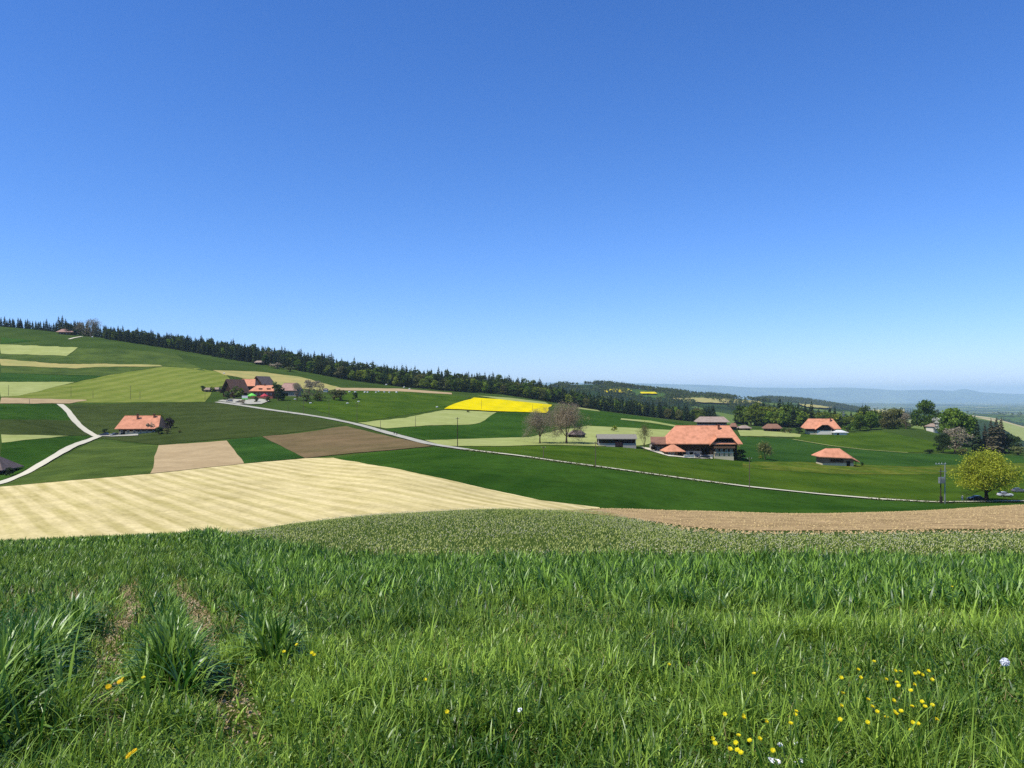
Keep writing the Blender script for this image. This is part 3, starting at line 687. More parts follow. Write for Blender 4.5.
full_tree('bare_tree', 17, 16, 13, 4, ground(80, 875), 'bud_grey', 'narrower bare tree between the hilltop house and the wide bare tree', 1500, .3, .4, 5, 3)

def simple_tree(name, me, u, v, px, label, group=None, Y=None, wide=1.0, cat='tree'):
    """px = height in the picture, in pixels"""
    p = ground(u, Y) if Y else cast(u, v); hm = px*p.y/F; z = max(q.co.z for q in me.vertices)
    o = link(name, me, None, p, rnd.random()*6); k = hm/z; o.scale = (k*wide, k*wide, k); return tag(o, label, cat, group)
BUSH = [tree_single_mesh('bush', 60+i, 4, 5, .3, M[m], M['bark'], n=420, leaf=.3, nclump=9) for i, m in enumerate(('leaf_mid', 'leaf_olive', 'leaf_dark', 'leaf_purple', 'bud_grey', 'leaf_bright'))]
BARE = tree_single_mesh('bare_shrub', 75, 9, 9, 1.2, M['bud_grey'], M['bark'], n=1500, leaf=.22, nclump=14)
BLOS = tree_single_mesh('blossom_tree', 76, 9, 7, 1.5, M['blossom'], M['bark'], n=900, leaf=.35, nclump=12)
def big(seed, mat, H, W, b=.2, n=5200, leaf=.42, nclump=34): return tree_single_mesh('broadleaf', seed, H, W, b, M[mat], M['bark'], n, leaf, nclump)
M['leaf_fresh'] = foliage('fresh_leaves', (74,116,34), (124,162,56), .3, objrand=False); M['leaf_full'] = foliage('full_green_leaves', (54,92,30), (98,136,46), .3, objrand=False)
BIGD, BIGM, BIGO, BIGB = big(80, 'leaf_dark', 17, 17), big(81, 'leaf_full', 16, 14), big(82, 'leaf_olive', 12, 11), big(83, 'leaf_fresh', 14, 13)
# knoll
simple_tree('broadleaf_tree', BIGM, 925, 0, 31, 'large round green tree on top of the grassy knoll', Y=618, wide=.95)
simple_tree('broadleaf_tree', BIGD, 939, 0, 22, 'dark narrow tree right behind the large round knoll tree', Y=640, wide=.5)
simple_tree('blossom_tree', BLOS, 939, 0, 17, 'pale blossoming tree between the knoll tree and the green group', Y=600, wide=1.0)
simple_tree('broadleaf_tree', BIGB, 955, 0, 38, 'tall fresh green tree behind the bare shrubs right of the knoll', Y=520, wide=.95)
simple_tree('broadleaf_tree', BIGM, 967, 0, 31, 'mid green tree left of the slim dark spruce', Y=530, wide=.8)
simple_tree('broadleaf_tree', BIGD, 943, 453, 21, 'dark leaning tree at the left end of the tree group on the right', wide=.8)
simple_tree('bare_tree', BARE, 955, 453.5, 27, 'greyish half-bare tree at the front of the group right of the knoll', wide=1.25)
simple_tree('spruce_tree', SP[0], 977, 452, 33, 'slim dark spruce standing alone left of the brownish spruces', wide=.95)
SPB = spruce_mesh('spruce_brown', 33, 20, 7.5, foliage('brownish_needles', (46,48,34), (96,88,66), .1), per=12)
for u_, px_, v_, w_, l_ in ((985,29,452,.9,'shorter brownish spruce beside the slim dark spruce'),(991,35,453,.95,'brown-tinged spruce, tall and leftmost of the tight right-hand row'),(996.5,37,453.5,1.0,'brown-tinged spruce in the middle of the tight right-hand row'),(1001,36,453,1.05,'brown-tinged spruce at the right end of the tight row')):
    simple_tree('spruce_tree', SPB, u_, v_, px_, l_, wide=w_)
simple_tree('broadleaf_tree', BIGD, 1009, 453, 20, 'dark green tree right of the brownish spruce row', wide=1.1)
simple_tree('bush', BUSH[2], 930, 454, 5, 'low dark hedge bush left of the tree group', wide=2.2, cat='bush')
simple_tree('bush', BUSH[1], 962, 455, 7, 'low olive bush under the half-bare tree', wide=1.8, cat='bush')
simple_tree('bush', BUSH[1], 1018, 455, 9, 'olive bush at the right picture edge', wide=1.7, cat='bush')
for u_, v_, px_, mi_, w_, l_ in ((887,429,18,BIGO,.8,'greyish green tree left of the knoll summit'),(895,428,20,BIGO,.9,'pale loose tree left of the large round knoll tree'),(906,429,17,BARE,.7,'bare tree just left of the large round knoll tree'),(860,431,17,BIGM,1.0,'round tree at the right end of the wood behind the far farmhouse'),(871,430,19,BIGB,.8,'light green tree at the edge of the pasture')):
    simple_tree('broadleaf_tree', mi_, u_, v_, px_, l_, wide=w_)
# farm trees
for (n_, me_, u_, v_, px_, w_, l_) in (
  ('bush', BUSH[5], 161, 424, 11, .8, 'yellow-green small tree behind the lone farmhouse'), ('bush', BUSH[3], 170.5, 428.5, 12, .75, 'dark purple round tree right of the lone farmhouse'),
  ('bush', BUSH[4], 150, 432.5, 11, .9, 'greyish shrub in front of the lone farmhouse roof'), ('bush', BUSH[1], 141, 433.5, 7, 1.0, 'low grey-green shrub at the front wall of the lone farmhouse'),
  ('bush', BUSH[2], 159, 434.5, 8, 1.1, 'dark low bush at the right corner of the lone farmhouse'), ('bush', BUSH[1], 167, 434, 6, 1.3, 'olive low bush right of the lone farmhouse'),
  ('bush', BUSH[2], 105, 433, 4.5, 1.6, 'dark bush behind the blue car of the lone farmhouse'), ('bush', BUSH[1], 180, 433, 3, 1.6, 'tiny bush at the right end of the lone farmhouse garden'),
  ('bush', BUSH[0], 234, 399, 13, 1.1, 'green tree in front of the brown gabled house'), ('bush', BUSH[2], 227, 400.5, 8, 1.0, 'dark bush at the left end of the upper farm yard'),
  ('bush', BUSH[2], 278, 400.5, 17, .75, 'dark green tall tree right of the orange-roofed inn'), ('bush', BUSH[0], 275, 397, 16, .6, 'green tree just behind the dark tree of the inn'), ('bush', BUSH[2], 283, 400.5, 8, 1.0, 'low dark bush right of the dark green tall tree'),
  ('bare_tree', BARE, 297, 401, 19, .75, 'grey bare tree in front of the pink-roofed barn'), ('bare_tree', BARE, 309, 400, 21, .8, 'taller grey bare tree right of the pink-roofed barn'), ('bare_tree', BARE, 317, 398, 18, .8, 'rightmost bare tree of the upper farm'),
  ('bush', BUSH[1], 306, 402, 9, 1.1, 'olive bush under the bare trees'), ('bush', BUSH[0], 320, 401, 9, 1.2, 'green bush right of the bare trees'), ('bush', BUSH[1], 334, 400, 11, 1.2, 'large olive bush in the pasture'), ('bush', BUSH[1], 341, 401, 12, 1.1, 'largest olive bush in the pasture'), ('bush', BUSH[2], 355, 399.5, 7.5, 1.0, 'dark green bush at the right end of the pasture bushes'),
  ('bush', BUSH[2], 203, 391.5, 6, .9, 'small dark bush left of the garden sheds'), ('bush', BUSH[0], 211, 391.5, 5, 1.1, 'small green bush between the garden sheds'),
  ('bush', BUSH[4], 243, 404, 5, 1.2, 'low dark shrub at the road by the upper farm'), ('bush', BUSH[2], 256, 402.5, 6, 1.0, 'dark shrub in front of the green canopy'), ('bush', BUSH[2], 268, 402, 5.5, 1.0, 'dark shrub below the red canopy'),
  ('bush', BUSH[5], 614, 431.5, 6, .8, 'small green treetop behind the long grey shed'), ('spruce_tree', SP[1], 731.5, 460, 18, 1.0, 'dark conifer at the right corner of the big farmhouse'), ('bush', BUSH[2], 740, 460, 11, 1.0, 'dark bush at the right end of the big farmhouse'), ('bush', BUSH[2], 736, 460.5, 6, 1.1, 'low dark bush between conifer and farmhouse end'),
  ('bush', BUSH[5], 760, 459, 4, 1.0, 'low pale bush at the foot of the willow-like tree'),
  ('bush', BUSH[1], 790, 433.5, 6, 1.2, 'olive bush left of the far orange farmhouse'), ('bush', BUSH[2], 799, 434, 7, 1.1, 'dark bush at the left wall of the far orange farmhouse'), ('bush', BUSH[0], 785, 433, 6, 1.1, 'green bush beside the brown barn'), ('bush', BUSH[0], 848, 432, 8, 1.1, 'green bush right of the white annexe'),
  ('broadleaf_tree', BIGD, 68.5, 331, 12, .8, 'dense green tree behind the hilltop house'), ('bush', BUSH[2], 74, 334, 6, 1.6, 'dark bush right of the hilltop house'), ('bush', BUSH[2], 85, 336, 5, 2.0, 'dark bush under the wide bare hilltop tree'),
  ('bush', BUSH[2], 9, 476, 9, .9, 'dark bush beside the small barn at the left edge'), ('bush', BUSH[1], 468, 412.5, 2.6, 1.5, 'small brown shrub at the lower edge of the yellow rapeseed'),
  ('bush', BUSH[2], 862, 466, 4, 1.0, 'dark shrub in front of the small open barn'), ('bush', BUSH[4], 277, 368.5, 6, 1.8, 'grey shrub at the forest hut'), ('bush', BUSH[1], 290, 371.5, 5, 2, 'brownish shrub at the wood edge right of the forest hut')):
    p_ = ground(u_, 870) if v_ < 340 else None
    simple_tree(n_, me_, u_, v_, px_, l_, Y=870 if v_ < 340 else None, wide=w_, cat='tree' if 'tree' in n_ else 'bush')
# ------------------------------------------------------------------ buildings
M['tile_orange'] = rooftile('orange_roof_tiles', (228,158,124)); M['tile_pink'] = rooftile('faded_roof_tiles', (182,146,134)); M['tile_brown'] = rooftile('brown_roof_tiles', (150,112,92))
M['tile_grey'] = rooftile('grey_brown_roof', (128,112,108)); M['tile_pale'] = rooftile('pale_roof', (176,156,144)); M['sheet_grey'] = plain('grey_sheet_roof', (146,142,132), .8, .12, vary=.2)
M['wood_dark'] = plain('dark_weathered_wood', (66,46,34), .85, .1, vary=.35, scale=1.2); M['wood_mid'] = plain('brown_boards', (120,92,70), .85, .1, vary=.3, scale=1.2)
M['wood_grey'] = plain('greyed_boards', (146,122,102), .85, .1, vary=.25, scale=1.2); M['wall_white'] = plain('white_plaster', (235,230,218), .9, .1, vary=.06)
M['wall_cream'] = plain('cream_plaster', (216,204,172), .9, .1, vary=.08); M['wall_grey'] = plain('grey_plaster', (170,166,160), .9, .1, vary=.1); M['wall_red'] = plain('reddish_wall', (150,92,84), .9, .1, vary=.15)
M['glass'] = plain('window_glass', (44,50,58), .15, .5, vary=.1); M['shutter'] = plain('green_shutters', (58,82,66), .6, .2); M['metal'] = plain('galvanised_steel', (176,180,180), .45, .5, metal=.6)
M['chimney'] = plain('chimney_brick', (130,86,70), .9, .1); M['trim'] = plain('white_trim', (236,232,224), .6, .2, vary=.04); M['dark'] = plain('dark_opening', (26,22,20), .95, .02)
M['pole'] = plain('weathered_pole_wood', (112,100,86), .9, .1, vary=.2); M['pole_dark'] = plain('tarred_pole_wood', (70,62,52), .9, .1, vary=.2)
M['tarp_green'] = plain('bright_green_canvas', (120,235,120), .7, .2, vary=.06); M['tarp_red'] = plain('red_canvas', (206,70,84), .7, .2, vary=.08); M['white'] = plain('white_paint', (240,240,238), .4, .4, vary=.03)

def hip_roof(mb, x0, x1, y0, y1, ze, zr, rx0, rx1, ry=None, th=.28, m=0, half=0.0):
    """roof over the eaves rectangle; ridge from rx0 to rx1. half > 0 : half-hipped ends whose gables are open up to that share of the height"""
    ry = (y0+y1)/2 if ry is None else ry
    def slab(P):
        P = [Vector(p) for p in P]; n = (P[1]-P[0]).cross(P[2]-P[0]).normalized()
        if n.z < 0: P = P[::-1]; n = -n
        k = len(P); v = P+[p-Vector((0, 0, th)) for p in P]
        f = [tuple(range(k)), tuple(range(k, 2*k))[::-1]]+[(i, i+k, (i+1) % k+k, (i+1) % k) for i in range(k)]
        mb.add(v, f, m)
    if half > 0:
        zk = ze+(zr-ze)*half; ya, yb = y0+(ry-y0)*half, y1-(y1-ry)*half
        slab([(x0, y0, ze), (x1, y0, ze), (x1, ya, zk), (rx1, ry, zr), (rx0, ry, zr), (x0, ya, zk)])
        slab([(x0, y1, ze), (x0, yb, zk), (rx0, ry, zr), (rx1, ry, zr), (x1, yb, zk), (x1, y1, ze)])
        slab([(x0, ya, zk), (rx0, ry, zr), (x0, yb, zk)]); slab([(x1, ya, zk), (x1, yb, zk), (rx1, ry, zr)])
    else:
        slab([(x0, y0, ze), (x1, y0, ze), (rx1, ry, zr), (rx0, ry, zr)]); slab([(x0, y1, ze), (rx0, ry, zr), (rx1, ry, zr), (x1, y1, ze)])
        if rx0 > x0: slab([(x0, y0, ze), (rx0, ry, zr), (x0, y1, ze)])
        if rx1 < x1: slab([(x1, y0, ze), (x1, y1, ze), (rx1, ry, zr)])
    # ridge cap
    mb.tube((rx0, ry, zr+.02), (rx1, ry, zr+.02), .16, .16, 6, m)
    return mb

def gable_walls(mb, x0, x1, y0, y1, h, ze, zr, ex, ey, half=0.0, m=0):
    """walls with gable triangles under the roof (eaves overhang ex, ey)"""
    mb.box(x0, x1, y0, y1, -1.2, h, m)
    return mb

def window(parent, x, z, w=1.0, h=1.2, y=None, face='front', glass='glass', frame='trim', shut=None):
    """window part with a frame and pane, standing 2-4 cm proud of the wall; face: front (-y), right (+x), left (-x)"""
    root_loc = {'front': ((x, y, z), 0), 'right': ((y, x, z), rad(90)), 'left': ((y, x, z), rad(-90))}[face]
    fr = MB()
    t = .09
    for a in ((-w/2-t, w/2+t, h/2, h/2+t), (-w/2-t, w/2+t, -h/2-t, -h/2), (-w/2-t, -w/2, -h/2, h/2), (w/2, w/2+t, -h/2, h/2), (-.035, .035, -h/2, h/2)):
        fr.box(a[0], a[1], -.07, 0.06, a[2], a[3])
    f = fr.build('window', M[frame], parent, root_loc[0], root_loc[1])
    MB().box(-w/2, w/2, -.03, .05, -h/2, h/2).build('pane', M[glass], f)
    if shut:
        for s in (-1, 1): MB().box(s*(w/2+t+.22)-.2, s*(w/2+t+.22)+.2, -.09, -.03, -h/2-.05, h/2+.05).build('shutter', M[shut], f)
    return f
def door(parent, x, z0, w, h, y, mat='wood_mid', face='front'):
    loc, rz = {'front': ((x, y, z0), 0), 'right': ((y, x, z0), rad(90)), 'left': ((y, x, z0), rad(-90))}[face]
    mb = MB().box(-w/2, w/2, -.06, .05, 0, h); mb.box(-w/2-.12, -w/2, -.1, .05, 0, h+.12); mb.box(w/2, w/2+.12, -.1, .05, 0, h+.12); mb.box(-w/2, w/2, -.1, .05, h, h+.12)
    return mb.build('door', M[mat], parent, loc, rz)
def chimney(roof, x, y, z0, z1, s=.45):
    mb = MB().box(x-s, x+s, y-s, y+s, z0, z1).box(x-s-.1, x+s+.1, y-s-.1, y+s+.1, z1, z1+.15); return mb.build('chimney', M['chimney'], roof)
def at(u, v=None, Y=None): return ground(u, Y) if Y else cast(u, v)

# ---- big farmhouse (centre right): broad hipped roof, gabled dwelling end towards the camera
p = at(702, 457); S = p.y/F                              # metres per picture pixel there
fh = empty('farmhouse', (p.x, p.y, p.z), rad(-2), label='large farmhouse with a broad orange hipped roof and dark wooden front, centre right', cat='farmhouse')
X = lambda u: (u-702)*S
Zp = lambda v: (457-v)*S
W0, W1 = X(672), X(737)
MB().box(W0, W1, .4, 13.5, -1.5, Zp(442)).build('wall', M['wood_dark'], fh)
MB().box(X(686), X(708), .15, .4, -1.2, Zp(451)).box(X(686), X(693), .1, .15, -1.2, Zp(452.5)).build('stable_wall', M['wall_grey'], fh)
rf = hip_roof(MB(), X(666.5), X(741), -2.2, 16, Zp(443.3), Zp(426)-.2, X(679), X(734), 8.2, .3).build('roof', M['tile_orange'], fh)
chimney(rf, X(722), 6.2, Zp(431), Zp(425.5), .4)
# gabled dwelling end, stepping forward under a clipped gable with an arched boarding
gx0, gx1 = X(713.5), X(732.5); gc = (gx0+gx1)/2; gw = (gx1-gx0)/2
dw = MB().box(gx0, gx1, -1.6, .4, -1.5, Zp(451.5)); dw.build('dwelling_base', M['wall_cream'], fh)
MB().box(gx0, gx1, -1.6, .4, Zp(451.5), Zp(445.2)).build('dwelling_front', M['wood_dark'], fh)
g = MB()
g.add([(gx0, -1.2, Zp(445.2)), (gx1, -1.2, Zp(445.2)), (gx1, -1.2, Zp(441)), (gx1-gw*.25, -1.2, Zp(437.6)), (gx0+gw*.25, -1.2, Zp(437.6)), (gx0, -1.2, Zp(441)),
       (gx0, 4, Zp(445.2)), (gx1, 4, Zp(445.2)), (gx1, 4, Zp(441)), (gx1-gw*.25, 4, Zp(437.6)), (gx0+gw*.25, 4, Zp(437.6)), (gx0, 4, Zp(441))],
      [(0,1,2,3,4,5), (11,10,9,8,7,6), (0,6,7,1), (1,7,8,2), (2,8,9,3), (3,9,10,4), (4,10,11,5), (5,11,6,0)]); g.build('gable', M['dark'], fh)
gr = MB()
def slabp(mb, P, th=.25):
    P = [Vector(q) for q in P]; n = (P[1]-P[0]).cross(P[2]-P[0])
    if n.z < 0: P = P[::-1]
    k = len(P); v = P+[q-Vector((0, 0, th)) for q in P]
    mb.add(v, [tuple(range(k)), tuple(range(k, 2*k))[::-1]]+[(i, i+k, (i+1) % k+k, (i+1) % k) for i in range(k)])
slabp(gr, [(gx0-2.2, -2.6, Zp(444.6)), (gx0+gw*.25, -2.6, Zp(437.0)), (gx0+gw*.3, 3.6, Zp(436.6)), (gx0-2.2, 1.2, Zp(443.2))])
slabp(gr, [(gx1+2.3, -2.6, Zp(445.8)), (gx1-gw*.25, -2.6, Zp(437.0)), (gx1-gw*.3, 3.6, Zp(436.6)), (gx1+2.3, 1.2, Zp(443.6))])
slabp(gr, [(gx0+gw*.2, -2.6, Zp(437.1)), (gx1-gw*.2, -2.6, Zp(437.1)), (gx1-gw*.3, 5.2, Zp(433.6)), (gx0+gw*.3, 5.2, Zp(433.6))])
gr.build('gable_roof', M['tile_orange'], fh)
MB().box(gx0-.4, gx1+.4, -2.3, -1.6, Zp(448.2), Zp(447.8)).box(gx0-.4, gx1+.4, -2.35, -2.25, Zp(447.8), Zp(445.9)).build('balcony', M['wood_mid'], fh)
MB().box(gx0-.1, gx1+.1, -1.75, -1.6, Zp(444.4), Zp(443.2)).build('gable_beam', M['wall_cream'], fh)
for i in range(4): window(fh, gx0+1.0+i*(gx1-gx0-2)/3, Zp(454), .9, 1.1, -1.6, shut='shutter')
for i in range(4): window(fh, gx0+1.0+i*(gx1-gx0-2)/3, Zp(449.8), .8, .8, -1.6)
for u_ in (690, 695.5, 701): window(fh, X(u_), Zp(453.4), .9, .9, .14)
door(fh, X(691.5), Zp(457), 1.2, 2.0, .1, 'dark'); door(fh, X(705.5), Zp(457), 3.0, 3.1, .1, 'dark'); door(fh, X(710.5), Zp(457), 1.6, 2.6, .39, 'wood_mid')
# side barn
q = at(660, 452)
sb = empty('side_barn', (q.x, q.y, q.z), rad(-4), label='low open-fronted barn joined to the left end of the large farmhouse', cat='barn')
s2 = q.y/F
MB().box(-8*s2, 9*s2, 3, 9, -1.2, 6*s2).build('wall', M['wall_grey'], sb)
for i in range(5): MB().box(-8*s2+i*4.1*s2, -8*s2+i*4.1*s2+.3, 0, .3, -1.2, 7*s2).build('post', M['wood_dark'], sb)
MB().box(-8*s2, 9*s2, .02, .28, 6.2*s2, 8.6*s2).build('lintel_board', M['wood_dark'], sb)
r_ = MB(); slabp(r_, [(-9.5*s2, -1.2, 8.2*s2), (8.6*s2, -1.2, 8.2*s2), (8.6*s2, 10, 14*s2), (-7*s2, 10, 14*s2)]); r_.build('roof', M['tile_brown'], sb)
MB().box(-3.4, -1.6, 2.7, 3, 0, 2.1).build('door', M['dark'], sb)
# pyramid-roofed outbuilding
q = at(675, 456.2); s2 = q.y/F
ob = empty('outbuilding', (q.x, q.y, q.z), rad(6), label='small square outbuilding with a pyramid orange roof before the large farmhouse', cat='shed')
MB().box(-8.2*s2, 8.2*s2, 0, 6.5, -1.2, 5.2*s2).build('wall', M['wood_mid'], ob)
hip_roof(MB(), -10.2*s2, 10.2*s2, -1, 7.5, 4.9*s2, 11.2*s2, -.6, .6, 3.2, .2).build('roof', M['tile_orange'], ob)
MB().box(3*s2, 7.2*s2, -.05, 0.03, -.2, 4.4*s2).build('gate', M['dark'], ob)
for u_ in (-5.5, -2): window(ob, u_*s2, 3*s2, .8, .7, 0)
# yard walls
for (a, b, l_) in ((684, 694, 'white garden wall in front of the large farmhouse, left piece'), (700.5, 713, 'white garden wall in front of the large farmhouse, right piece')):
    A, B_ = at(a, 458.2), at(b, 458.4); d_ = B_-A; o = MB().box(0, d_.length, -.15, .15, -.6, 1.1).box(-.04, d_.length+.04, -.2, .2, 1.1, 1.2).build('garden_wall', M['wall_white'], None, (A.x, A.y, A.z), math.atan2(d_.y, d_.x)); tag(o, l_, 'wall')

# ---- long grey shed left of it
q = at(617, 447.2); s2 = q.y/F
ls = empty('shed', (q.x, q.y, q.z), rad(-3), label='long low shed with a grey sheet roof and open dark front bays', cat='shed')
MB().box(-19*s2, 19*s2, 3.2, 8, -1.5, 9.5*s2).build('wall', M['wood_dark'], ls)
MB().box(-19*s2, -1.8*s2, .1, .4, -1.5, 3.9*s2).box(6*s2, 19*s2, .1, .4, -1.5, 3.9*s2).build('base_wall', M['wall_grey'], ls)
MB().box(-1.5*s2, 5.6*s2, .9, 1.1, .2, 5*s2).build('gate', M['wall_red'], ls)
for i in range(8): MB().box(-18.8*s2+i*5.3*s2, -18.8*s2+i*5.3*s2+.22, .12, .34, 3.9*s2, 9*s2).build('post', M['trim' if i in (0, 7) else 'wood_dark'], ls)
r_ = MB(); slabp(r_, [(-20*s2, -.8, 8.6*s2), (20*s2, -.8, 8.6*s2), (20*s2, 4, 12.6*s2), (-20*s2, 4, 12.6*s2)]); slabp(r_, [(-20*s2, 9, 9*s2), (-20*s2, 4.05, 12.55*s2), (20*s2, 4.05, 12.55*s2), (20*s2, 9, 9*s2)]); r_.build('roof', M['sheet_grey'], ls)
for i in range(3): MB().box(-16.5*s2+i*5.5*s2, -13.2*s2+i*5.5*s2, 3.1, 3.2, 4.4*s2, 7*s2).build('window', M['glass'], ls)
# little dark barn behind the bare trees
q = at(575, 437.8); s2 = q.y/F
hb = empty('hut', (q.x, q.y, q.z), rad(-25), label='small dark wooden hut behind the bigger bare tree', cat='hut')
MB().box(-7*s2, 7*s2, 0, 5, -1, 3.6*s2).build('wall', M['dark'], hb)
hip_roof(MB(), -8*s2, 8*s2, -.8, 5.8, 3.4*s2, 7*s2, -5*s2, 5*s2, 2.5, .2).build('roof', M['tile_grey'], hb)
MB().box(-2, 2, -.06, .02, -.2, 1.6).build('gate', M['wood_dark'], hb)

# ---- open barn in the green field, roof dropping long to the right
q = at(838.5, 466.2); s2 = q.y/F
bn = empty('barn', (q.x, q.y, q.z), rad(-2), label='small barn with an orange hipped roof alone in the green field on the right', cat='barn')
MB().box(-16*s2, 15*s2, 0, 7.5, -1.2, 3*s2).build('base_wall', M['wall_cream'], bn)
MB().box(-15.8*s2, 14.8*s2, .05, 7.4, 3*s2, 9*s2).build('wall', M['wood_grey'], bn)
b_ = MB(); slabp(b_, [(-19.8*s2, -1.2, 9.8*s2), (12*s2, -1.2, 8.4*s2), (4.5*s2, 3.8, 17.2*s2), (-9.5*s2, 3.8, 17.2*s2)]); slabp(b_, [(-19.8*s2, 8.8, 9.8*s2), (-9.5*s2, 3.8, 17.2*s2), (4.5*s2, 3.8, 17.2*s2), (12*s2, 8.8, 8.4*s2)])
slabp(b_, [(-19.8*s2, -1.2, 9.8*s2), (-9.5*s2, 3.8, 17.2*s2), (-19.8*s2, 8.8, 9.8*s2)]); slabp(b_, [(12*s2, -1.2, 8.4*s2), (20.5*s2, -.6, 4.4*s2), (20.5*s2, 8.4, 4.4*s2), (12*s2, 8.8, 8.4*s2), (4.5*s2, 3.8, 17.2*s2)])
b_.build('roof', M['tile_orange'], bn)
MB().box(8*s2, 11.5*s2, -.06, .0, -.3, 5.2*s2).build('door', M['dark'], bn)
MB().box(-8*s2, 5*s2, .0, .045, 4.2*s2, 7.0*s2).build('hayloft_opening', M['wood_dark'], bn)
MB().box(17*s2, 17*s2+.2, 0, .2, -1, 5*s2).build('post', M['wood_mid'], bn)

def farm(label, u, v, wall_px, h_px, ridge_px, roof_px, dy, rz, roofm, wallm, basem=None, half=0.0, over=1.3, cat='farmhouse', name='farmhouse', chim=None, wins=0, gate=None, Y=None, yr=None, winz=.35, left_win=0):
    """hip-roofed building: picture widths in pixels, depth dy in metres; wall height h_px, ridge height ridge_px above the base"""
    q = at(u, v, Y); s = q.y/F; e = empty(name, (q.x, q.y, q.z), rad(rz), label=label, cat=cat); w = wall_px*s/2; h = h_px*s
    if basem: MB().box(-w, w, 0, dy, -1.5, h*.5).build('base_wall', M[basem], e); MB().box(-w+.05, w-.05, .05, dy-.05, h*.5, h+.4).build('wall', M[wallm], e)
    else: MB().box(-w, w, 0, dy, -1.5, h+.4).build('wall', M[wallm], e)
    rw = roof_px[0]*s/2; rr = roof_px[1]*s/2
    r = hip_roof(MB(), -rw, rw, -over, dy+over, h, ridge_px*s, -rr, rr, dy/2, .22, half=half).build('roof', M[roofm], e)
    if half > 0:      # boarded gables under the clipped ends
        g = MB(); zk = h+(ridge_px*s-h)*half*.98
        for x in (-w+.1, w-.1): g.add([(x, 0.2, h*.9), (x, dy-.2, h*.9), (x, dy/2+dy/2*(1-half)*.9, zk), (x, dy/2-dy/2*(1-half)*.9, zk), (x+.2, 0.2, h*.9), (x+.2, dy-.2, h*.9), (x+.2, dy/2+dy/2*(1-half)*.9, zk), (x+.2, dy/2-dy/2*(1-half)*.9, zk)], [(0,1,2,3), (7,6,5,4), (0,4,5,1), (1,5,6,2), (2,6,7,3), (3,7,4,0)])
        g.build('gable', M['wood_dark'], e)
    for (cx, cy) in (chim or []): chimney(r, cx*s, cy, h, ridge_px*s+.9, .4)
    for i in range(wins): window(e, -w+2*w*(i+.5)/wins, h*winz+.3, .9, 1.0, -.0)
    for i in range(left_win): window(e, dy*(i+.5)/left_win, h*winz+.3, .9, 1.0, -w, 'left')
    if gate: MB().box(gate[0]*s, gate[1]*s, -.06, .0, -.3, gate[2]*s).build('gate', M['dark'], e)
    return e
# lone farmhouse on the left
farm('lone farmhouse with an orange hipped roof left of the brown fields', 137.5, 434.2, 36, 5.6, 18, (42, 35), 14, 6, 'tile_orange', 'wood_dark', 'wall_cream', chim=[(-3.5, 5.0), (12, 6)], wins=6, gate=(-16, -12, 4), left_win=3)
# upper farm group
farm('low orange-roofed wing between the two big barns of the upper farm', 246, 392, 16, 6, 13, (20, 14), 10, -4, 'tile_orange', 'wood_dark', name='barn', cat='barn')
def gabled(label, u, v, wpx, hpx, rpx, dy, rz, roofm, wallm, over=1.2, name='barn', cat='barn', basem='wall_grey', Y=None):
    """gable end towards the camera"""
    q = at(u, v, Y); s = q.y/F; e = empty(name, (q.x, q.y, q.z), rad(rz), label=label, cat=cat); w = wpx*s/2; h = hpx*s; R = rpx*s
    m = MB(); m.add([(-w, 0, -1.5), (w, 0, -1.5), (w, 0, h), (0, 0, R-.3), (-w, 0, h), (-w, dy, -1.5), (w, dy, -1.5), (w, dy, h), (0, dy, R-.3), (-w, dy, h)],
        [(0,1,2,3,4), (9,8,7,6,5), (0,5,6,1), (1,6,7,2), (2,7,8,3), (3,8,9,4), (4,9,5,0)]); m.build('wall', M[wallm], e)
    k = (R-h)/w; r = MB(); eo = w+over
    slabp(r, [(-eo, -over, h-k*over), (0, -over, R), (0, dy+over, R), (-eo, dy+over, h-k*over)], .22); slabp(r, [(eo, -over, h-k*over), (0, -over, R), (0, dy+over, R), (eo, dy+over, h-k*over)], .22)
    r.build('roof', M[roofm], e)
    MB().box(-w*.35, w*.35, -.06, -.0, -.3, h*.75).build('gate', M['dark'], e)
    for x in (-.65, .65): window(e, x*w, h*.5, .9, 1, 0)
    return e
gabled('tall barn with a steep grey-brown gabled roof in the upper farm', 257, 391, 17, 6, 15, 14, -20, 'tile_grey', 'wood_dark')
gabled('dark gabled farmhouse with a brown roof, leftmost house of the upper farm', 227.5, 397, 12, 8, 18, 15, -24, 'tile_brown', 'wood_dark', name='farmhouse', cat='farmhouse', over=1.6)
inn = farm('inn with an orange roof and dormers behind the green canopy', 262, 398.5, 22, 7.5, 13.2, (26, 17), 10, -5, 'tile_orange', 'wall_red', chim=[(0, 5)], wins=6, name='inn', cat='house', winz=.55)
rfi = [c for c in inn.children if c.name.startswith('roof')][0]
for x in (-1.5, 4.5): MB().box(x-1, x+1, .2, 2.5, 5.5, 7.1).box(x-1.2, x+1.2, -.1, 2.9, 7.1, 7.3).build('dormer', M['wood_dark'], rfi)
farm('barn with a faded pink roof behind the bare trees of the upper farm', 288, 396, 16, 5.5, 13, (20, 14), 10, -6, 'tile_pink', 'wall_grey', name='barn', cat='barn', gate=(-3, 0, 3))
farm('small pale-walled shed at the right end of the upper farm trees', 325, 392, 4, 2.2, 3.6, (5, 3), 4, 0, 'tile_grey', 'wall_white', name='shed', cat='shed', over=.4)
farm('left one of two pale garden sheds beside the upper farm', 207, 392.2, 5, 2.5, 4.5, (6, 4), 4, 5, 'tile_pale', 'wood_grey', name='shed', cat='shed', over=.4, gate=(-1, .6, 2))
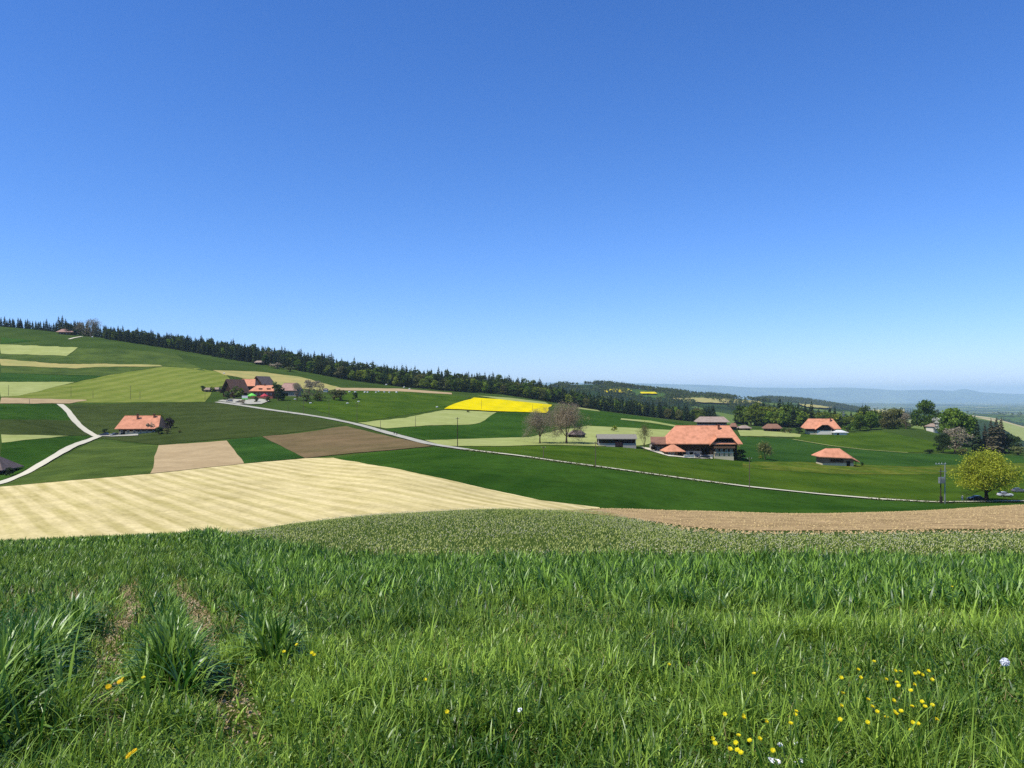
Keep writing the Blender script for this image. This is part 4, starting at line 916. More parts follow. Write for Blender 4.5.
farm('right one of two pale garden sheds beside the upper farm', 215.5, 391.5, 6, 2.2, 4, (7, 5), 4, -5, 'tile_pale', 'wood_grey', name='shed', cat='shed', over=.4, gate=(-1, 1, 1.8))
# hilltop house
farm('hilltop house with a wide greyish-pink roof on the left ridge', 65, 334, 12, 2.6, 6.4, (17, 9), 12, 4, 'tile_pink', 'wood_dark', name='farmhouse', Y=866, wins=4, chim=[(2, 5)])
farm('tiny forest hut with a pale roof at the foot of the ridge wood', 258, 364.6, 6, 2.2, 4, (7.5, 5), 8, 0, 'tile_pale', 'wood_dark', name='hut', cat='hut', gate=(-1, 1, 1.7))
# barn at the left edge, roof cut by the picture edge
q = at(-5, 478.5); s2 = q.y/F
farm('small barn with a dull brown-violet roof cut by the left picture edge', -17, 476, 24, 6, 19, (40, 10), 11, 8, 'tile_grey', 'dark', name='barn', cat='barn', wins=2)
# farms beyond
farm('wide pale-roofed farmhouse behind the roof of the large farmhouse', 713, 427.5, 27, 5.5, 10.5, (33, 24), 14, -6, 'tile_pale', 'wood_dark', 'wall_white', wins=5, gate=(3, 7, 3), Y=600)
farm('small brown-roofed barn right of the wide pale-roofed farmhouse', 733, 430, 6, 3.2, 6.5, (8.5, 4), 8, -20, 'tile_brown', 'wood_dark', name='barn', cat='barn', Y=585)
farm('low shed with a yellowish roof right of the pale-roofed farmhouse', 746, 430.5, 9, 2.4, 5, (12, 5), 7, 10, 'tile_pale', 'wood_dark', name='shed', cat='shed', gate=(-1, 3, 2))
farm('low barn with a dark brown roof before the right-hand wood', 773, 431.8, 15, 3.4, 7.6, (19, 10), 10, -12, 'tile_brown', 'wood_dark', name='barn', cat='barn', gate=(0, 5, 3))
farm('far farmhouse with a bright orange roof and arched dark gable', 823, 434.6, 25, 6, 15.5, (34, 24), 14, -7, 'tile_orange', 'wood_dark', 'wall_cream', chim=[(9, 5)], wins=3)
q = at(823, 434.6); s2 = q.y/F
far_house = [o for o in bpy.data.objects if o.get('label', '').startswith('far farmhouse with a bright')][0]
mb = MB(); n_ = 9; P = [(-6.5*s2*math.cos(math.pi*i/(n_-1))*-1-0*s2, 4.5*s2+4.6*s2*math.sin(math.pi*i/(n_-1))) for i in range(n_)]
Vv = [(x+1*s2, -2.0, z) for x, z in P]+[(x+1*s2, 2.5, z) for x, z in P]
mb.add(Vv, [tuple(range(n_))[::-1], tuple(range(n_, 2*n_))]+[(i, i+1, i+1+n_, i+n_) for i in range(n_-1)]+[(n_-1, 0, n_, 2*n_-1)]); mb.build('arched_gable', M['dark'], far_house)
MB().box(-6.2*s2, 8*s2, -1.7, 0, -1, 4.2*s2).build('front_wall', M['wall_white'], far_house)
a_ = MB(); 
for sgn in (-1, 1): slabp(a_, [(1*s2+sgn*9.5*s2, -2.8, 5.2*s2), (1*s2+sgn*2.5*s2, -2.8, 10.2*s2), (1*s2+sgn*2.5*s2, 4.0, 11.5*s2), (1*s2+sgn*9.5*s2, 0.5, 7.2*s2)])
slabp(a_, [(-1.6*s2, -2.8, 10.1*s2), (3.6*s2, -2.8, 10.1*s2), (3.6*s2, 5, 12.6*s2), (-1.6*s2, 5, 12.6*s2)]); a_.build('gable_roof', M['tile_orange'], far_house)
farm('low white-roofed annexe right of the far orange farmhouse', 841, 435.2, 12, 2.8, 4.8, (15, 6), 8, 0, 'white', 'wall_white', name='shed', cat='shed', gate=(-4, -2, 2), over=.6)
farm('small white house on a far slope beyond the spruces', 980.5, 419.5, 2.4, 1.2, 2, (3, 2), 10, 0, 'tile_pale', 'wall_white', name='house', cat='house', Y=1500, over=.5)
farm('pale house half hidden between the knoll tree and the green group', 936.5, 436, 7, 6.5, 9.5, (9, 5), 8, 10, 'tile_pale', 'wall_white', name='house', cat='house', Y=600, wins=2)
farm('tiny orange-roofed house at the edge of the far wooded hill', 758, 404.6, 5, 2, 3.4, (6, 4), 10, 0, 'tile_pink', 'wall_white', name='house', cat='house', Y=2000, over=.6)

# ------------------------------------------------------------------ poles, pylon
def pole(u, v, px, label, kind=0, dark=False, arm=1):
    q = cast(u, v); h = px*q.y/F; e = empty('utility_pole', (q.x, q.y, q.z), rad(10), label=label, cat='utility pole', group='utility poles along the fields')
    r0 = .17 if kind else .13
    MB().tube((0, 0, -.8), (0, 0, h), r0, r0*.65, 10).build('pole', M['pole_dark' if dark else 'pole'], e, smooth=False)
    if arm:
        MB().box(-.75, .75, -.06, .06, h-.55, h-.43).build('crossarm', M['pole_dark' if dark else 'pole'], e)
        for x in (-.65, 0, .65): MB().tube((x, 0, h-.43), (x, 0, h-.2), .05, .03, 6).build('insulator', M['white'], e)
    return e, h
pl = [(8.5,396,11,'thin pole in the pale field at the left picture edge'),(29.5,404.5,5.5,'short pole at the tan strip near the left edge'),(71,397,11,'thin pole in front of the mown meadow, above the white track'),(93,398.5,8,'short thin pole right of the white track'),
      (130.5,399.5,14,'taller thin pole in the middle of the mown meadow'),(140,399.5,9,'shorter thin pole right of the taller mown-meadow pole'),(205,400.5,7,'short pole left of the upper farm yard'),(288,413,9,'thin pole behind the road below the bare trees'),
      (303.5,414.5,16,'pole by the road right of the bare trees'),(329,417.5,18,'pole by the road below the olive bushes'),(357,422.5,20,'pale pole by the road at the tip of the pale field'),(380.5,430.5,10,'pole in the pale field above the brown soil'),(415.5,427,11,'short pole at the lower edge of the pale field'),
      (481.5,409.5,10,'thin pole in the yellow rapeseed field'),(532.5,411.5,7,'short pole at the right end of the yellow rapeseed'),(543.5,459,13,'pole at the road below the smaller bare tree'),(595.5,468.5,27,'thin pole at the road below the long shed'),(749.5,491,34,'grey pole at the road below the willow-like tree')]
for u_, v_, px_, l_ in pl: pole(u_, v_, px_, l_, arm=px_ > 12)
pole(457.5, 447.2, 30, 'tall dark pole beside the road in front of the pale field', 1, True)
# transformer pole on the right
q = cast(942.5, 503.6); h = 41*q.y/F
tp = empty('transformer_pole', (q.x, q.y, q.z), rad(8), label='tall double pole with a transformer box left of the yellow-green tree', cat='utility pole')
for x in (-.55, .75): MB().tube((x, 0, -.8), (x, 0, h*(.98 if x > 0 else .86)), .19, .13, 10).build('pole', M['metal' if x > 0 else 'pole_dark'], tp)
MB().box(-2.2, 1.2, -.08, .08, h-.5, h-.32).box(-1.1, 1.3, -.07, .07, h*.78, h*.78+.16).build('crossarm', M['metal'], tp)
for x in (-2.0, -1.1, -.2, .9): MB().tube((x, 0, h-.32), (x, 0, h-.02), .07, .04, 8).build('insulator', M['white'], tp)
tb = MB().box(-1.5, .2, -.75, -.2, h*.50, h*.65).build('transformer_box', M['metal'], tp)
for i in range(5): MB().box(-1.4+i*.35, -1.33+i*.35, -.9, -.75, h*.51, h*.64).build('cooling_fin', M['metal'], tb)
MB().box(-.95, -.2, -.35, -.0, .1, h*.18).build('switch_box', M['pole_dark'], tp)
# lattice pylons
def pylon(u, v, px, Y, label):
    q = ground(u, Y); h = px*Y/F; e = empty('lattice_pylon', (q.x, q.y, q.z), rad(25), label=label, cat='pylon'); b = h*.09
    mb = MB(); c = [(-1, -1), (1, -1), (1, 1), (-1, 1)]; n = 8
    for i in range(n):
        z0, z1 = h*i/n, h*(i+1)/n; a0, a1 = b*(1-.8*i/n), b*(1-.8*(i+1)/n)
        for k in range(4):
            x0, y0 = c[k]; x1, y1 = c[(k+1) % 4]
            mb.tube((x0*a0, y0*a0, z0), (x0*a1, y0*a1, z1), .12, .12, 4); mb.tube((x0*a0, y0*a0, z0), (x1*a1, y1*a1, z1), .07, .07, 4); mb.tube((x1*a0, y1*a0, z0), (x0*a1, y0*a1, z1), .07, .07, 4)
    mb.build('mast', M['metal'], e)
    for z in (.82, .95): MB().tube((-h*.14, 0, h*z), (h*.14, 0, h*z), .12, .12, 4).tube((-h*.14, 0, h*z), (0, 0, h*z+h*.05), .07, .07, 4).tube((h*.14, 0, h*z), (0, 0, h*z+h*.05), .07, .07, 4).build('crossarm', M['metal'], e)
pylon(759.5, 428, 21, 740, 'grey lattice pylon before the right-hand wood'); pylon(843.5, 429, 19, 735, 'grey lattice pylon in the wood right of the far orange farmhouse')

# ------------------------------------------------------------------ canopies, bales, vehicles, people
def canopy(u, v, wpx, hpx, mat, label):
    q = cast(u, v); s = q.y/F; w, h = wpx*s/2, hpx*s; e = empty('canopy', (q.x, q.y, q.z), rad(5), label=label, cat='canopy')
    n = 8; V_ = [(0, 0, h)]+[(w*math.cos(2*math.pi*i/n), w*.8*math.sin(2*math.pi*i/n), h*.62) for i in range(n)]+[(w*math.cos(2*math.pi*i/n), w*.8*math.sin(2*math.pi*i/n), h*.5) for i in range(n)]
    m = MB().add(V_, [(0, 1+i, 1+(i+1) % n) for i in range(n)]+[(1+i, 9+i, 9+(i+1) % n, 1+(i+1) % n) for i in range(n)]); m.build('canvas', M[mat], e)
    MB().tube((0, 0, -.3), (0, 0, h), .06, .05, 8).build('pole', M['white'], e); MB().tube((0, 0, -.1), (0, 0, .15), .5, .5, 12).build('base', M['wall_grey'], e)
    return e
canopy(252, 399.5, 9, 6.5, 'tarp_green', 'bright green canopy in front of the inn'); canopy(264.5, 399.5, 8, 6, 'tarp_red', 'red canopy right of the bright green one')
q = cast(245, 400.3)
gt = empty('trailer', (q.x, q.y, q.z), rad(10), label='white and green trailer left of the bright green canopy', cat='trailer')
MB().box(-1.9, 1.9, -1, 1, .6, 3.2).build('box_body', M['white'], gt); MB().box(-1.92, 1.92, -1.05, -1.0, .6, 1.5).build('green_panel', M['tarp_green'], gt)
for x in (-1.1, 1.1):
    for y in (-.9, .9): MB().tube((x, y-.1, .4), (x, y+.1, .4), .42, .42, 12).build('wheel', M['dark'], gt)

def car_proto(mat, label, x=0):
    e = empty('parked_car', (0, 0, 0), 0, label=label, cat='car')
    prof = [(-2.1,.35),(-2.15,.72),(-1.95,.92),(-1.25,1.0),(-.75,1.02),(1.55,1.02),(2.0,.98),(2.12,.8),(2.12,.35)]
    def ext(P, w0, w1, m, nm, par, wt=None):
        n = len(P); V_ = [(x, -w0, z) for x, z in P]+[(x, w0, z) for x, z in P]
        if wt: V_ = [(x, -(w0 if z < 1.1 else wt), z) for x, z in P]+[(x, (w0 if z < 1.1 else wt), z) for x, z in P]
        mb = MB().add(V_, [tuple(range(n)), tuple(range(n, 2*n))[::-1]]+[(i, i+n, (i+1) % n+n, (i+1) % n) for i in range(n)]); return mb.build(nm, m, par)
    bd = ext(prof, .88, .88, mat, 'body', e)
    md = bd.modifiers.new('bevel', 'BEVEL'); md.width = .08; md.segments = 2
    ext([(-1.0,1.0),(-.35,1.40),(1.2,1.42),(1.85,1.0)], .80, .8, M['glass'], 'window', e, .66)
    ext([(-.30,1.39),(-.2,1.47),(1.1,1.48),(1.22,1.41)], .67, .67, mat, 'roof', e)
    for x in (-1.35, 1.3):
        for y in (-.86, .86):
            w_ = MB().tube((x, y-.1, .33), (x, y+.1, .33), .33, .33, 16).build('wheel', M['dark'], e); MB().tube((x, y-.115, .33), (x, y+.115, .33), .19, .19, 12).build('rim', M['metal'], w_)
    for y in (-.62, .62): MB().box(-2.17, -2.05, y-.16, y+.16, .62, .76).build('headlight', M['white'], e); MB().box(2.08, 2.15, y-.16, y+.16, .74, .88).build('tail_light', M['tarp_red'], e)
    return e
M['car_white'] = plain('white_car_paint', (235,238,240), .25, .5, vary=.02); M['car_dark'] = plain('dark_car_paint', (40,44,52), .25, .5, vary=.05); M['car_blue'] = plain('blue_car_paint', (52,62,92), .25, .5, vary=.05); M['car_grey'] = plain('grey_car_paint', (120,124,130), .3, .5, vary=.05)
for (u_, v_, Y_, m_, rz_, l_) in ((975.5, 0, 229, 'car_dark', 4, 'dark parked car under the yellow-green tree'), (1005, 0, 243, 'car_white', 176, 'white parked car right of the yellow-green tree'), (1019, 0, 258, 'car_grey', 178, 'grey parked car at the right picture edge'),
      (104.5, 436, None, 'car_blue', 10, 'dark blue car parked left of the lone farmhouse'), (114.5, 436, None, 'car_grey', 70, 'grey car parked at the corner of the lone farmhouse'), (239, 403, None, 'car_dark', -8, 'dark car parked in the upper farm yard'), (229.5, 402, None, 'car_grey', -5, 'grey car parked at the left end of the upper farm yard'),
      (697, 458, None, 'car_dark', 80, 'dark car parked before the large farmhouse, left one'), (704.5, 458.6, None, 'car_dark', 5, 'dark car parked before the large farmhouse, right one')):
    e = car_proto(M[m_], l_); q = ground(u_, Y_) if Y_ else cast(u_, v_); e.location = (q.x, q.y, q.z+.1); e.rotation_euler = (0, 0, rad(rz_))
for i, (u_, v_, px_, l_) in enumerate(((341.5,392.2,1.6,'leftmost'),(349.3,392.4,1.6,'second'),(355.2,392.8,1.8,'third'),(364.8,392.8,1.8,'fourth'),(367.6,392.8,1.7,'fifth'),(376,392.8,1.7,'sixth'),(378.6,391.9,1.9,'seventh'),(384.3,392.8,1.9,'eighth'),(389.4,392.9,1.6,'ninth'),(396.6,393,1.9,'rightmost'))):
    q = cast(u_, v_); s2 = q.y/F; h = px_*s2*.4
    o = MB().tube((-.7, 0, h), (.7, 0, h), h, h, 16).build('wrapped_bale', M['white'], None, (q.x, q.y, q.z), rad(20+i*13)); tag(o, 'pale wrapped round bale, %s of the row under the ridge wood' % l_, 'bale', 'bales in a row under the ridge wood')
for (u_, v_, l_) in ((337.8,377.3,'pale wrapped bale alone at the wood edge above the pasture'),(386.3,385.2,'pale wrapped bale at the wood edge above the tan strip'),(404,387.8,'pale wrapped bale further right at the wood edge'),(409.5,389.6,'pale wrapped bale at the right part of the tan strip'),(295,399.8,'pale wrapped bale left of the bare trees'),(310.5,403.6,'pale wrapped bale below the bare trees'),(347.4,403.8,'pale wrapped bale below the pasture bushes'),(358.5,402.2,'pale wrapped bale right of the pasture bushes'),(224,373.9,'pale wrapped bale on the mown meadow'),(437,407.6,'pale wrapped bale left of the yellow rapeseed'),(92.3,338.2,'pale wrapped bale below the hilltop trees')):
    q = cast(u_, v_) if v_ > 345 else ground(u_, 852); h = .6*q.y/F
    tag(MB().tube((-.7, 0, h), (.7, 0, h), h, h, 16).build('wrapped_bale', M['white'], None, (q.x, q.y, q.z), rad(30)), l_, 'bale', 'single pale bales')

def person(q, rz, label, top, leg, stride=.22):
    import bmesh
    bm = bmesh.new(); J = {}
    def j(n, x, y, z): J[n] = bm.verts.new((x, y, z))
    j('pel', 0, 0, .95); j('waist', 0, 0, 1.1); j('chest', 0, 0, 1.35); j('neck', 0, 0, 1.5); j('head', 0, -.02, 1.63); j('crown', 0, -.01, 1.74)
    E = [('pel','waist'),('waist','chest'),('chest','neck'),('neck','head'),('head','crown')]; R = dict(pel=.15, waist=.14, chest=.165, neck=.055, head=.095, crown=.07)
    for s, k in ((-1, 'l'), (1, 'r')):
        st = stride*s
        for n, x, y, z, r in (('hip', .09, 0, .9, .1), ('knee', .1, -st*.6, .49, .065), ('ankle', .1, -st*.9 if s > 0 else -st*.9, .08, .045), ('toe', .11, -st*.9-.17, .04, .04),
                              ('sho', .19, 0, 1.42, .065), ('elb', .25, st*.25, 1.14, .045), ('wri', .25, st*.6-.08, .9, .033), ('hand', .25, st*.7-.1, .8, .04)):
            j(n+k, s*x, y, z); R[n+k] = r
        E += [('pel','hip'+k),('hip'+k,'knee'+k),('knee'+k,'ankle'+k),('ankle'+k,'toe'+k),('chest','sho'+k),('sho'+k,'elb'+k),('elb'+k,'wri'+k),('wri'+k,'hand'+k)]
    for a, b in E: bm.edges.new((J[a], J[b]))
    names = list(J); me = bpy.data.meshes.new('person'); bm.verts.index_update(); bm.to_mesh(me); bm.free()
    o = link('person', me, None, q, rz); sk = o.modifiers.new('skin', 'SKIN'); 
    me.skin_vertices.new() if not me.skin_vertices else None
    for i, n in enumerate(names): me.skin_vertices[0].data[i].radius = (R[n], R[n]*(.75 if n in ('pel', 'waist', 'chest') else 1))
    me.skin_vertices[0].data[0].use_root = True
    o.modifiers.new('sub', 'SUBSURF').levels = 1
    t = NT('person_clothes'); tc = t.n('ShaderNodeTexCoord'); sx = t.n('ShaderNodeSeparateXYZ'); t.l(tc, 3, sx, 0)
    mp = t.n('ShaderNodeMapRange', _1=0.0, _2=1.8); t.l(sx, 2, mp, 0)
    r = t.ramp(mp, 0, [(0, alb(40,34,30)), (.05, alb(*leg)), (.54, alb(*top)), (.84, alb(210,160,130)), (.93, alb(70,50,36))]); r.color_ramp.interpolation = 'CONSTANT'
    t.principled((r, 0), .85, .1); me.materials.append(t.m)
    return tag(o, label, 'person')
person(cast(394.2, 434.8), rad(50), 'left one of two walkers on the pale road, dark jacket', (44,44,52), (50,54,70)); person(cast(396.8, 435.6), rad(55), 'right one of two walkers on the pale road, dark clothes', (60,50,50), (40,42,50))
person(ground(962.3, 229), rad(160), 'person in white and blue by the road left of the dark parked car', (236,238,242), (90,110,170), .12)
q = ground(966.3, 229); o = MB().tube((0, 0, -.3), (0, 0, 1.35), .07, .07, 10).tube((0, 0, 1.35), (0, 0, 1.45), .1, .06, 10).build('marker_post', M['tile_pale'], None, q); tag(o, 'short yellowish post right of the person in white', 'post')
# ------------------------------------------------------------------ the near field: grass, young crop, flowers
g = np.random.RandomState(99)
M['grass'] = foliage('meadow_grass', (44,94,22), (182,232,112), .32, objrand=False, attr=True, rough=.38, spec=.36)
M['crop'] = foliage('crop_leaves', (30,82,18), (156,212,96), .28, objrand=False, attr=True, rough=.4, spec=.34)
M['dry'] = foliage('dry_stalks', (176,150,96), (214,196,140), .2, objrand=False, attr=True, rough=.7, spec=.15)
M['weed'] = foliage('broad_weed_leaves', (56,104,40), (118,156,66), .3, objrand=False, attr=True, rough=.5, spec=.3)

def vnoise(x, y, s, seed=0):
    """smooth value noise 0..1"""
    T = np.random.RandomState(seed).rand(64, 64); fx, fy = x*s, y*s; i, j = np.floor(fx).astype(int), np.floor(fy).astype(int); a, b = fx-i, fy-j
    a = a*a*(3-2*a); b = b*b*(3-2*b); i0, i1, j0, j1 = i % 64, (i+1) % 64, j % 64, (j+1) % 64
    return (T[i0, j0]*(1-a)+T[i1, j0]*a)*(1-b)+(T[i0, j1]*(1-a)+T[i1, j1]*a)*b
rowq = lambda x, y: x+.47*y                               # across the sowing rows
def stripe_w(q): return .5+.5*np.cos(2*np.pi*(q-.085)/.71)   # 1 on a row, 0 on the bare strip between
def tracks(x, y):
    q = rowq(x, y)+.06*np.sin(y*1.3)+.07*(vnoise(x, y, 1.7, 91)-.5); t = 0
    for c, w in ((-.27, .15), (.45, .175), (-.99, .10)): t = np.maximum(t, np.clip((w*(1.15-y*.02)-np.abs(q-c))/.07, 0, 1))
    return t*np.clip((y-3.3)/.7, 0, 1)*np.clip((17-y)/5, 0, 1)*np.clip(.62+.7*vnoise(x, y, 1.4, 93), 0, 1)
def crop_here(x, y):
    """how much young crop grows at a place"""
    q = rowq(x, y); edge = 8.2+2.6*(vnoise(x, y, .6, 3)-.5)*2+.9*(vnoise(x, y, 2.1, 6)-.5)*2-.5*np.clip(x-2, 0, 4)*.6
    right = np.clip((y-edge)/2.2, 0, 1)**1.5
    edl = 7.2+.5*np.sin(q*5)+1.2*vnoise(x, y, 1.2, 5); left = np.clip((y-edl)/.8, 0, 1)*np.clip((stripe_w(q)-.5)*2.6, 0, 1)*(.35+.65*vnoise(x, y, .9, 77))
    l = np.clip((1.7-q+.6*(vnoise(x, y, .7, 8)-.5))/.6, 0, 1); return right*(1-l)+left*l
def bare(x, y):
    q = rowq(x, y); l = np.clip((1.1-q)/.3, 0, 1)*np.clip((q+3.4)/.5, 0, 1)*np.clip((y-3.4)/.8, 0, 1)*np.clip((19-y)/7, 0, 1)
    return np.maximum(tracks(x, y), .5*l*np.clip((.5-stripe_w(q))*4, 0, 1)*(.4+.6*vnoise(x, y, 1.1, 21)))
def crop_end(x, y):      # far edge of the crop: a meadow lies beyond it
    u = 512+x/np.maximum(y, 1)*F
    return np.interp(u, [-300, 0, 205, 225, 345, 1400], [40, 40, 34, 25, 17.8, 17.6])

def scatter(n, y0, y1, dens=1.0, pw=1.0):
    """n places between y0 and y1, spread over the wedge the camera could see (plus a margin)"""
    a = g.rand(n)**pw; y = y0+(y1-y0)*a if pw != 1.0 else np.sqrt(g.rand(n)*(y1**2-y0**2)+y0**2)
    x = (g.rand(n)*2-1)*(y*.72+1.7); return x, y
def outer(n, y0, y1):
    y = y0+(y1-y0)*g.rand(n)**.8; s = np.where(g.rand(n) < .5, 1, -1); return s*(np.maximum(y, 0)*.72+1.5+6*g.rand(n)), y

def blades(x, y, h, w, lean, seg, curl=.9, ang=None, tone=None, zoff=0.0, tipdroop=1.0):
    n = len(x); z = zfun(x, y)+zoff-.01; a = g.rand(n)*2*np.pi if ang is None else ang
    face = a+np.pi/2+g.normal(size=n)*.5
    dx, dy = np.cos(a), np.sin(a); wx, wy = np.cos(face), np.sin(face)
    V = np.zeros((n, 2*seg+1, 3)); th0 = lean*.35; pos = np.stack([x, y, z], 1); L = h/seg
    for k in range(seg+1):
        t = k/seg; ww = w*(1-t**1.8)*(0.75+.5*min(1, t*3))*.5
        if k < seg:
            V[:, 2*k] = pos+np.stack([-wx*ww, -wy*ww, 0*ww], 1); V[:, 2*k+1] = pos+np.stack([wx*ww, wy*ww, 0*ww], 1)
        else: V[:, 2*k] = pos
        th = th0+lean*curl*(t+.5/seg)**1.6*tipdroop
        pos = pos+np.stack([dx*np.sin(th)*L, dy*np.sin(th)*L, np.cos(th)*L], 1)
    base = np.arange(n)[:, None]*(2*seg+1)
    Q = np.concatenate([base+np.array([[2*k, 2*k+1, 2*k+3, 2*k+2]]) for k in range(seg-1)]) if seg > 1 else np.zeros((0, 4), int)
    T = base+np.array([[2*seg-2, 2*seg-1, 2*seg]])
    tn = g.rand(n) if tone is None else np.clip(tone+g.normal(size=n)*.26, 0, 1)
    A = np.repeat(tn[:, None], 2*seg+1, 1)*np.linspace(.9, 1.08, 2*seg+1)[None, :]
    return V.reshape(-1, 3), Q, T, A.ravel()
def merge(parts, name, mat, label):
    V = []; Q = []; T = []; A = []; n = 0
    for v, q, t, a in parts:
        V.append(v); Q.append(q+n); T.append(t+n); A.append(a); n += len(v)
    o = link(name, np_mesh(name, np.concatenate(V), [np.concatenate(Q), np.concatenate(T)], mat, smooth=True, attr=np.clip(np.concatenate(A), 0, 1)))
    return tag(o, label, None, None, 'stuff')

# meadow grass of the near edge
def keep(x, y, p):
    m = g.rand(len(x)) < p; return x[m], y[m]
P = []
for (n, y0, y1, seg, wf) in ((100000, 1.2, 4.2, 4, 1.1), (140000, 4.0, 7.0, 3, 1.4), (110000, 6.5, 11.5, 3, 1.9)):
    x, y = scatter(n, y0, y1); c = crop_here(x, y); b = bare(x, y)
    x, y = keep(x, y, np.clip(1-c*.75-b*.93, .02, 1)*(.55+.45*vnoise(x, y, 2.2, 4)))
    cl = vnoise(x, y, 1.3, 9); cl2 = vnoise(x, y, 4.5, 31)
    lz = np.clip((1.5-rowq(x, y))/.6, 0, 1)*np.clip((y-4)/1, 0, 1); h = (.065+.27*cl*cl2+.07*g.rand(len(x)))*(1-.4*lz)*np.where(g.rand(len(x)) < .07, 1.7, 1); tone = .12+.5*vnoise(x, y, .9, 14)+.3*(cl2-.5)
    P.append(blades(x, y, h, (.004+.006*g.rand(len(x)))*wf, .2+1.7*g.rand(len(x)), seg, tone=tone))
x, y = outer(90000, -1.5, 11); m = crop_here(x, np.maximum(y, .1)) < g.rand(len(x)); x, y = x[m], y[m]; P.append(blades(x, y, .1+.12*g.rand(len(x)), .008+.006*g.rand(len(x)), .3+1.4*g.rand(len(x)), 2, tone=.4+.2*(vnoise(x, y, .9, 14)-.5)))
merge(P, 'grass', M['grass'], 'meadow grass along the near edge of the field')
# broad young crop leaves: tufts at the row ends and the closed stand behind
P = []
def plants(px, py, hm, leaves, w, seg, hs=.25, lean=(.25, 1.75)):
    x = np.repeat(px, leaves)+g.normal(size=len(px)*leaves)*.022; y = np.repeat(py, leaves)+g.normal(size=len(px)*leaves)*.022
    h = np.repeat(hm, leaves)*(1-hs+2*hs*g.rand(len(x))); tone = np.clip(.08+.7*np.repeat(g.rand(len(px))**1.5, leaves)+.1*(vnoise(x, y, .7, 17)-.5), 0, 1)
    return blades(x, y, h, w*(.6+.7*g.rand(len(x))), lean[0]+lean[1]*g.rand(len(x))**1.1, seg, curl=1.25, tone=tone)
for (n, y0, y1, lv, w, seg) in ((2600, 4.6, 8, 7, .022, 5), (8500, 7.5, 12.5, 6, .026, 4), (16000, 12, 21, 5, .030, 3), (16000, 20, 36, 4, .04, 2)):
    x, y = scatter(n, y0, y1); c = crop_here(x, y); m = (g.rand(n) < c*(1-tracks(x, y))) & (y < crop_end(x, y)+.4*g.normal(size=n)); x, y = x[m], y[m]
    hm = (.20+.22*vnoise(x, y, .8, 23)*vnoise(x, y, 2.7, 25)+.08*g.rand(len(x)))*np.where(rowq(x, y) < 1.3, .62, 1.12)
    P.append(plants(x, y, hm, lv, w, seg))
x, y = outer(16000, 5, 30); m = (g.rand(len(x)) < crop_here(x, y)) & (y < crop_end(x, y)); P.append(plants(x[m], y[m], .28+.1*g.rand(m.sum()), 4, .032, 3))
CT = []
# strong tufts where the rows begin (row-end plants as in front of the left rows)
for (tx, ty, rx, ry, hh, n) in ((-2.95,4.3,.24,.7,.46,240),(-3.3,5.2,.22,.8,.40,180),(-3.9,6.7,.16,1.0,.32,110),(-2.17,4.9,.12,.36,.42,120),(-2.6,5.9,.11,.7,.30,75),(-3.5,7.8,.12,1.3,.24,90),(-1.72,5.5,.11,.28,.38,80),(-2.15,6.6,.11,.7,.26,60),(-2.9,8.3,.12,1.2,.22,70),(-4.6,6.3,.25,.7,.40,100),(-3.9,6.6,.2,.6,.34,60),(-.55,9.2,.5,.4,.36,60),(1.6,8.4,.7,.5,.38,90),(3.3,8.2,.6,.5,.36,70)):
    px = tx+g.normal(size=n)*rx*.5; py = ty+g.normal(size=n)*ry*.5; px -= .47*(py-ty)*1.0; CT.append(plants(px, py, np.full(n, hh)*(.6+.5*g.rand(n)), 9, .020, 6, lean=(.15, 2.0)))
M['tuft'] = foliage('tuft_leaves', (38,96,26), (158,208,104), .3, objrand=False, attr=True, rough=.36, spec=.45)
merge(CT, 'crop_tufts', M['tuft'], 'tall leafy tufts at the near ends of the crop rows')
merge(P, 'crop', M['crop'], 'young green crop with arching leaves, in rows on the left')
# low undergrowth of the crop stand so that it closes
P = []
x, y = scatter(90000, 8, 21); m = (y < crop_end(x, y)) & (g.rand(len(x)) > bare(x, y)*.95); x, y = x[m], y[m]
P.append(blades(x, y, .10+.14*g.rand(len(x)), .010+.006*g.rand(len(x)), .3+1.0*g.rand(len(x)), 2, tone=.15+.35*vnoise(x, y, .9, 14)))
x, y = scatter(60000, 20, 38); m = (y < crop_end(x, y)); x, y = x[m], y[m]
P.append(blades(x, y, .14+.12*g.rand(len(x)), .03+.01*g.rand(len(x)), .3+1.0*g.rand(len(x)), 2, tone=.2+.35*vnoise(x, y, .9, 14)))
merge(P, 'undergrowth', M['grass'], 'low green undergrowth between the crop plants')
# meadow strip on the rise, with seeding dandelions
P = []
x, y = scatter(150000, 17, 48); u = 512+x/y*F; m = (y > crop_end(x, y)-.3)
brown_near = np.interp(u, [540, 620, 690, 750, 850, 1024, 1400], [60, 41, 30.5, 28.3, 28.3, 29, 29]); m &= (y < brown_near+.8*g.normal(size=len(x))); x, y = x[m], y[m]
P.append(blades(x, y, .05+.06*g.rand(len(x)), .02+.012*g.rand(len(x)), .3+1.0*g.rand(len(x)), 2, tone=.35+.4*vnoise(x, y, .35, 18)))
M['grass_pale'] = foliage('pale_meadow_grass', (142,172,84), (206,220,144), .3, objrand=False, attr=True)
merge(P, 'meadow_grass', M['grass_pale'], 'short meadow grass on the near rise')
# dry stalks and litter
P = []
x, y = scatter(26000, 1.5, 11); x, y = keep(x, y, .3+.7*vnoise(x, y, 1.0, 41)); P.append(blades(x, y, .08+.14*g.rand(len(x)), .0022+.002*g.rand(len(x)), .5+1.4*g.rand(len(x)), 3))
x, y = scatter(26000, 3, 14); x, y = keep(x, y, bare(x, y)+.02); P.append(blades(x, y, .04+.07*g.rand(len(x)), .004+.003*g.rand(len(x)), 1.6+.8*g.rand(len(x)), 2, zoff=.015))
merge(P, 'dry_grass', M['dry'], 'dry pale stalks scattered in the near grass')
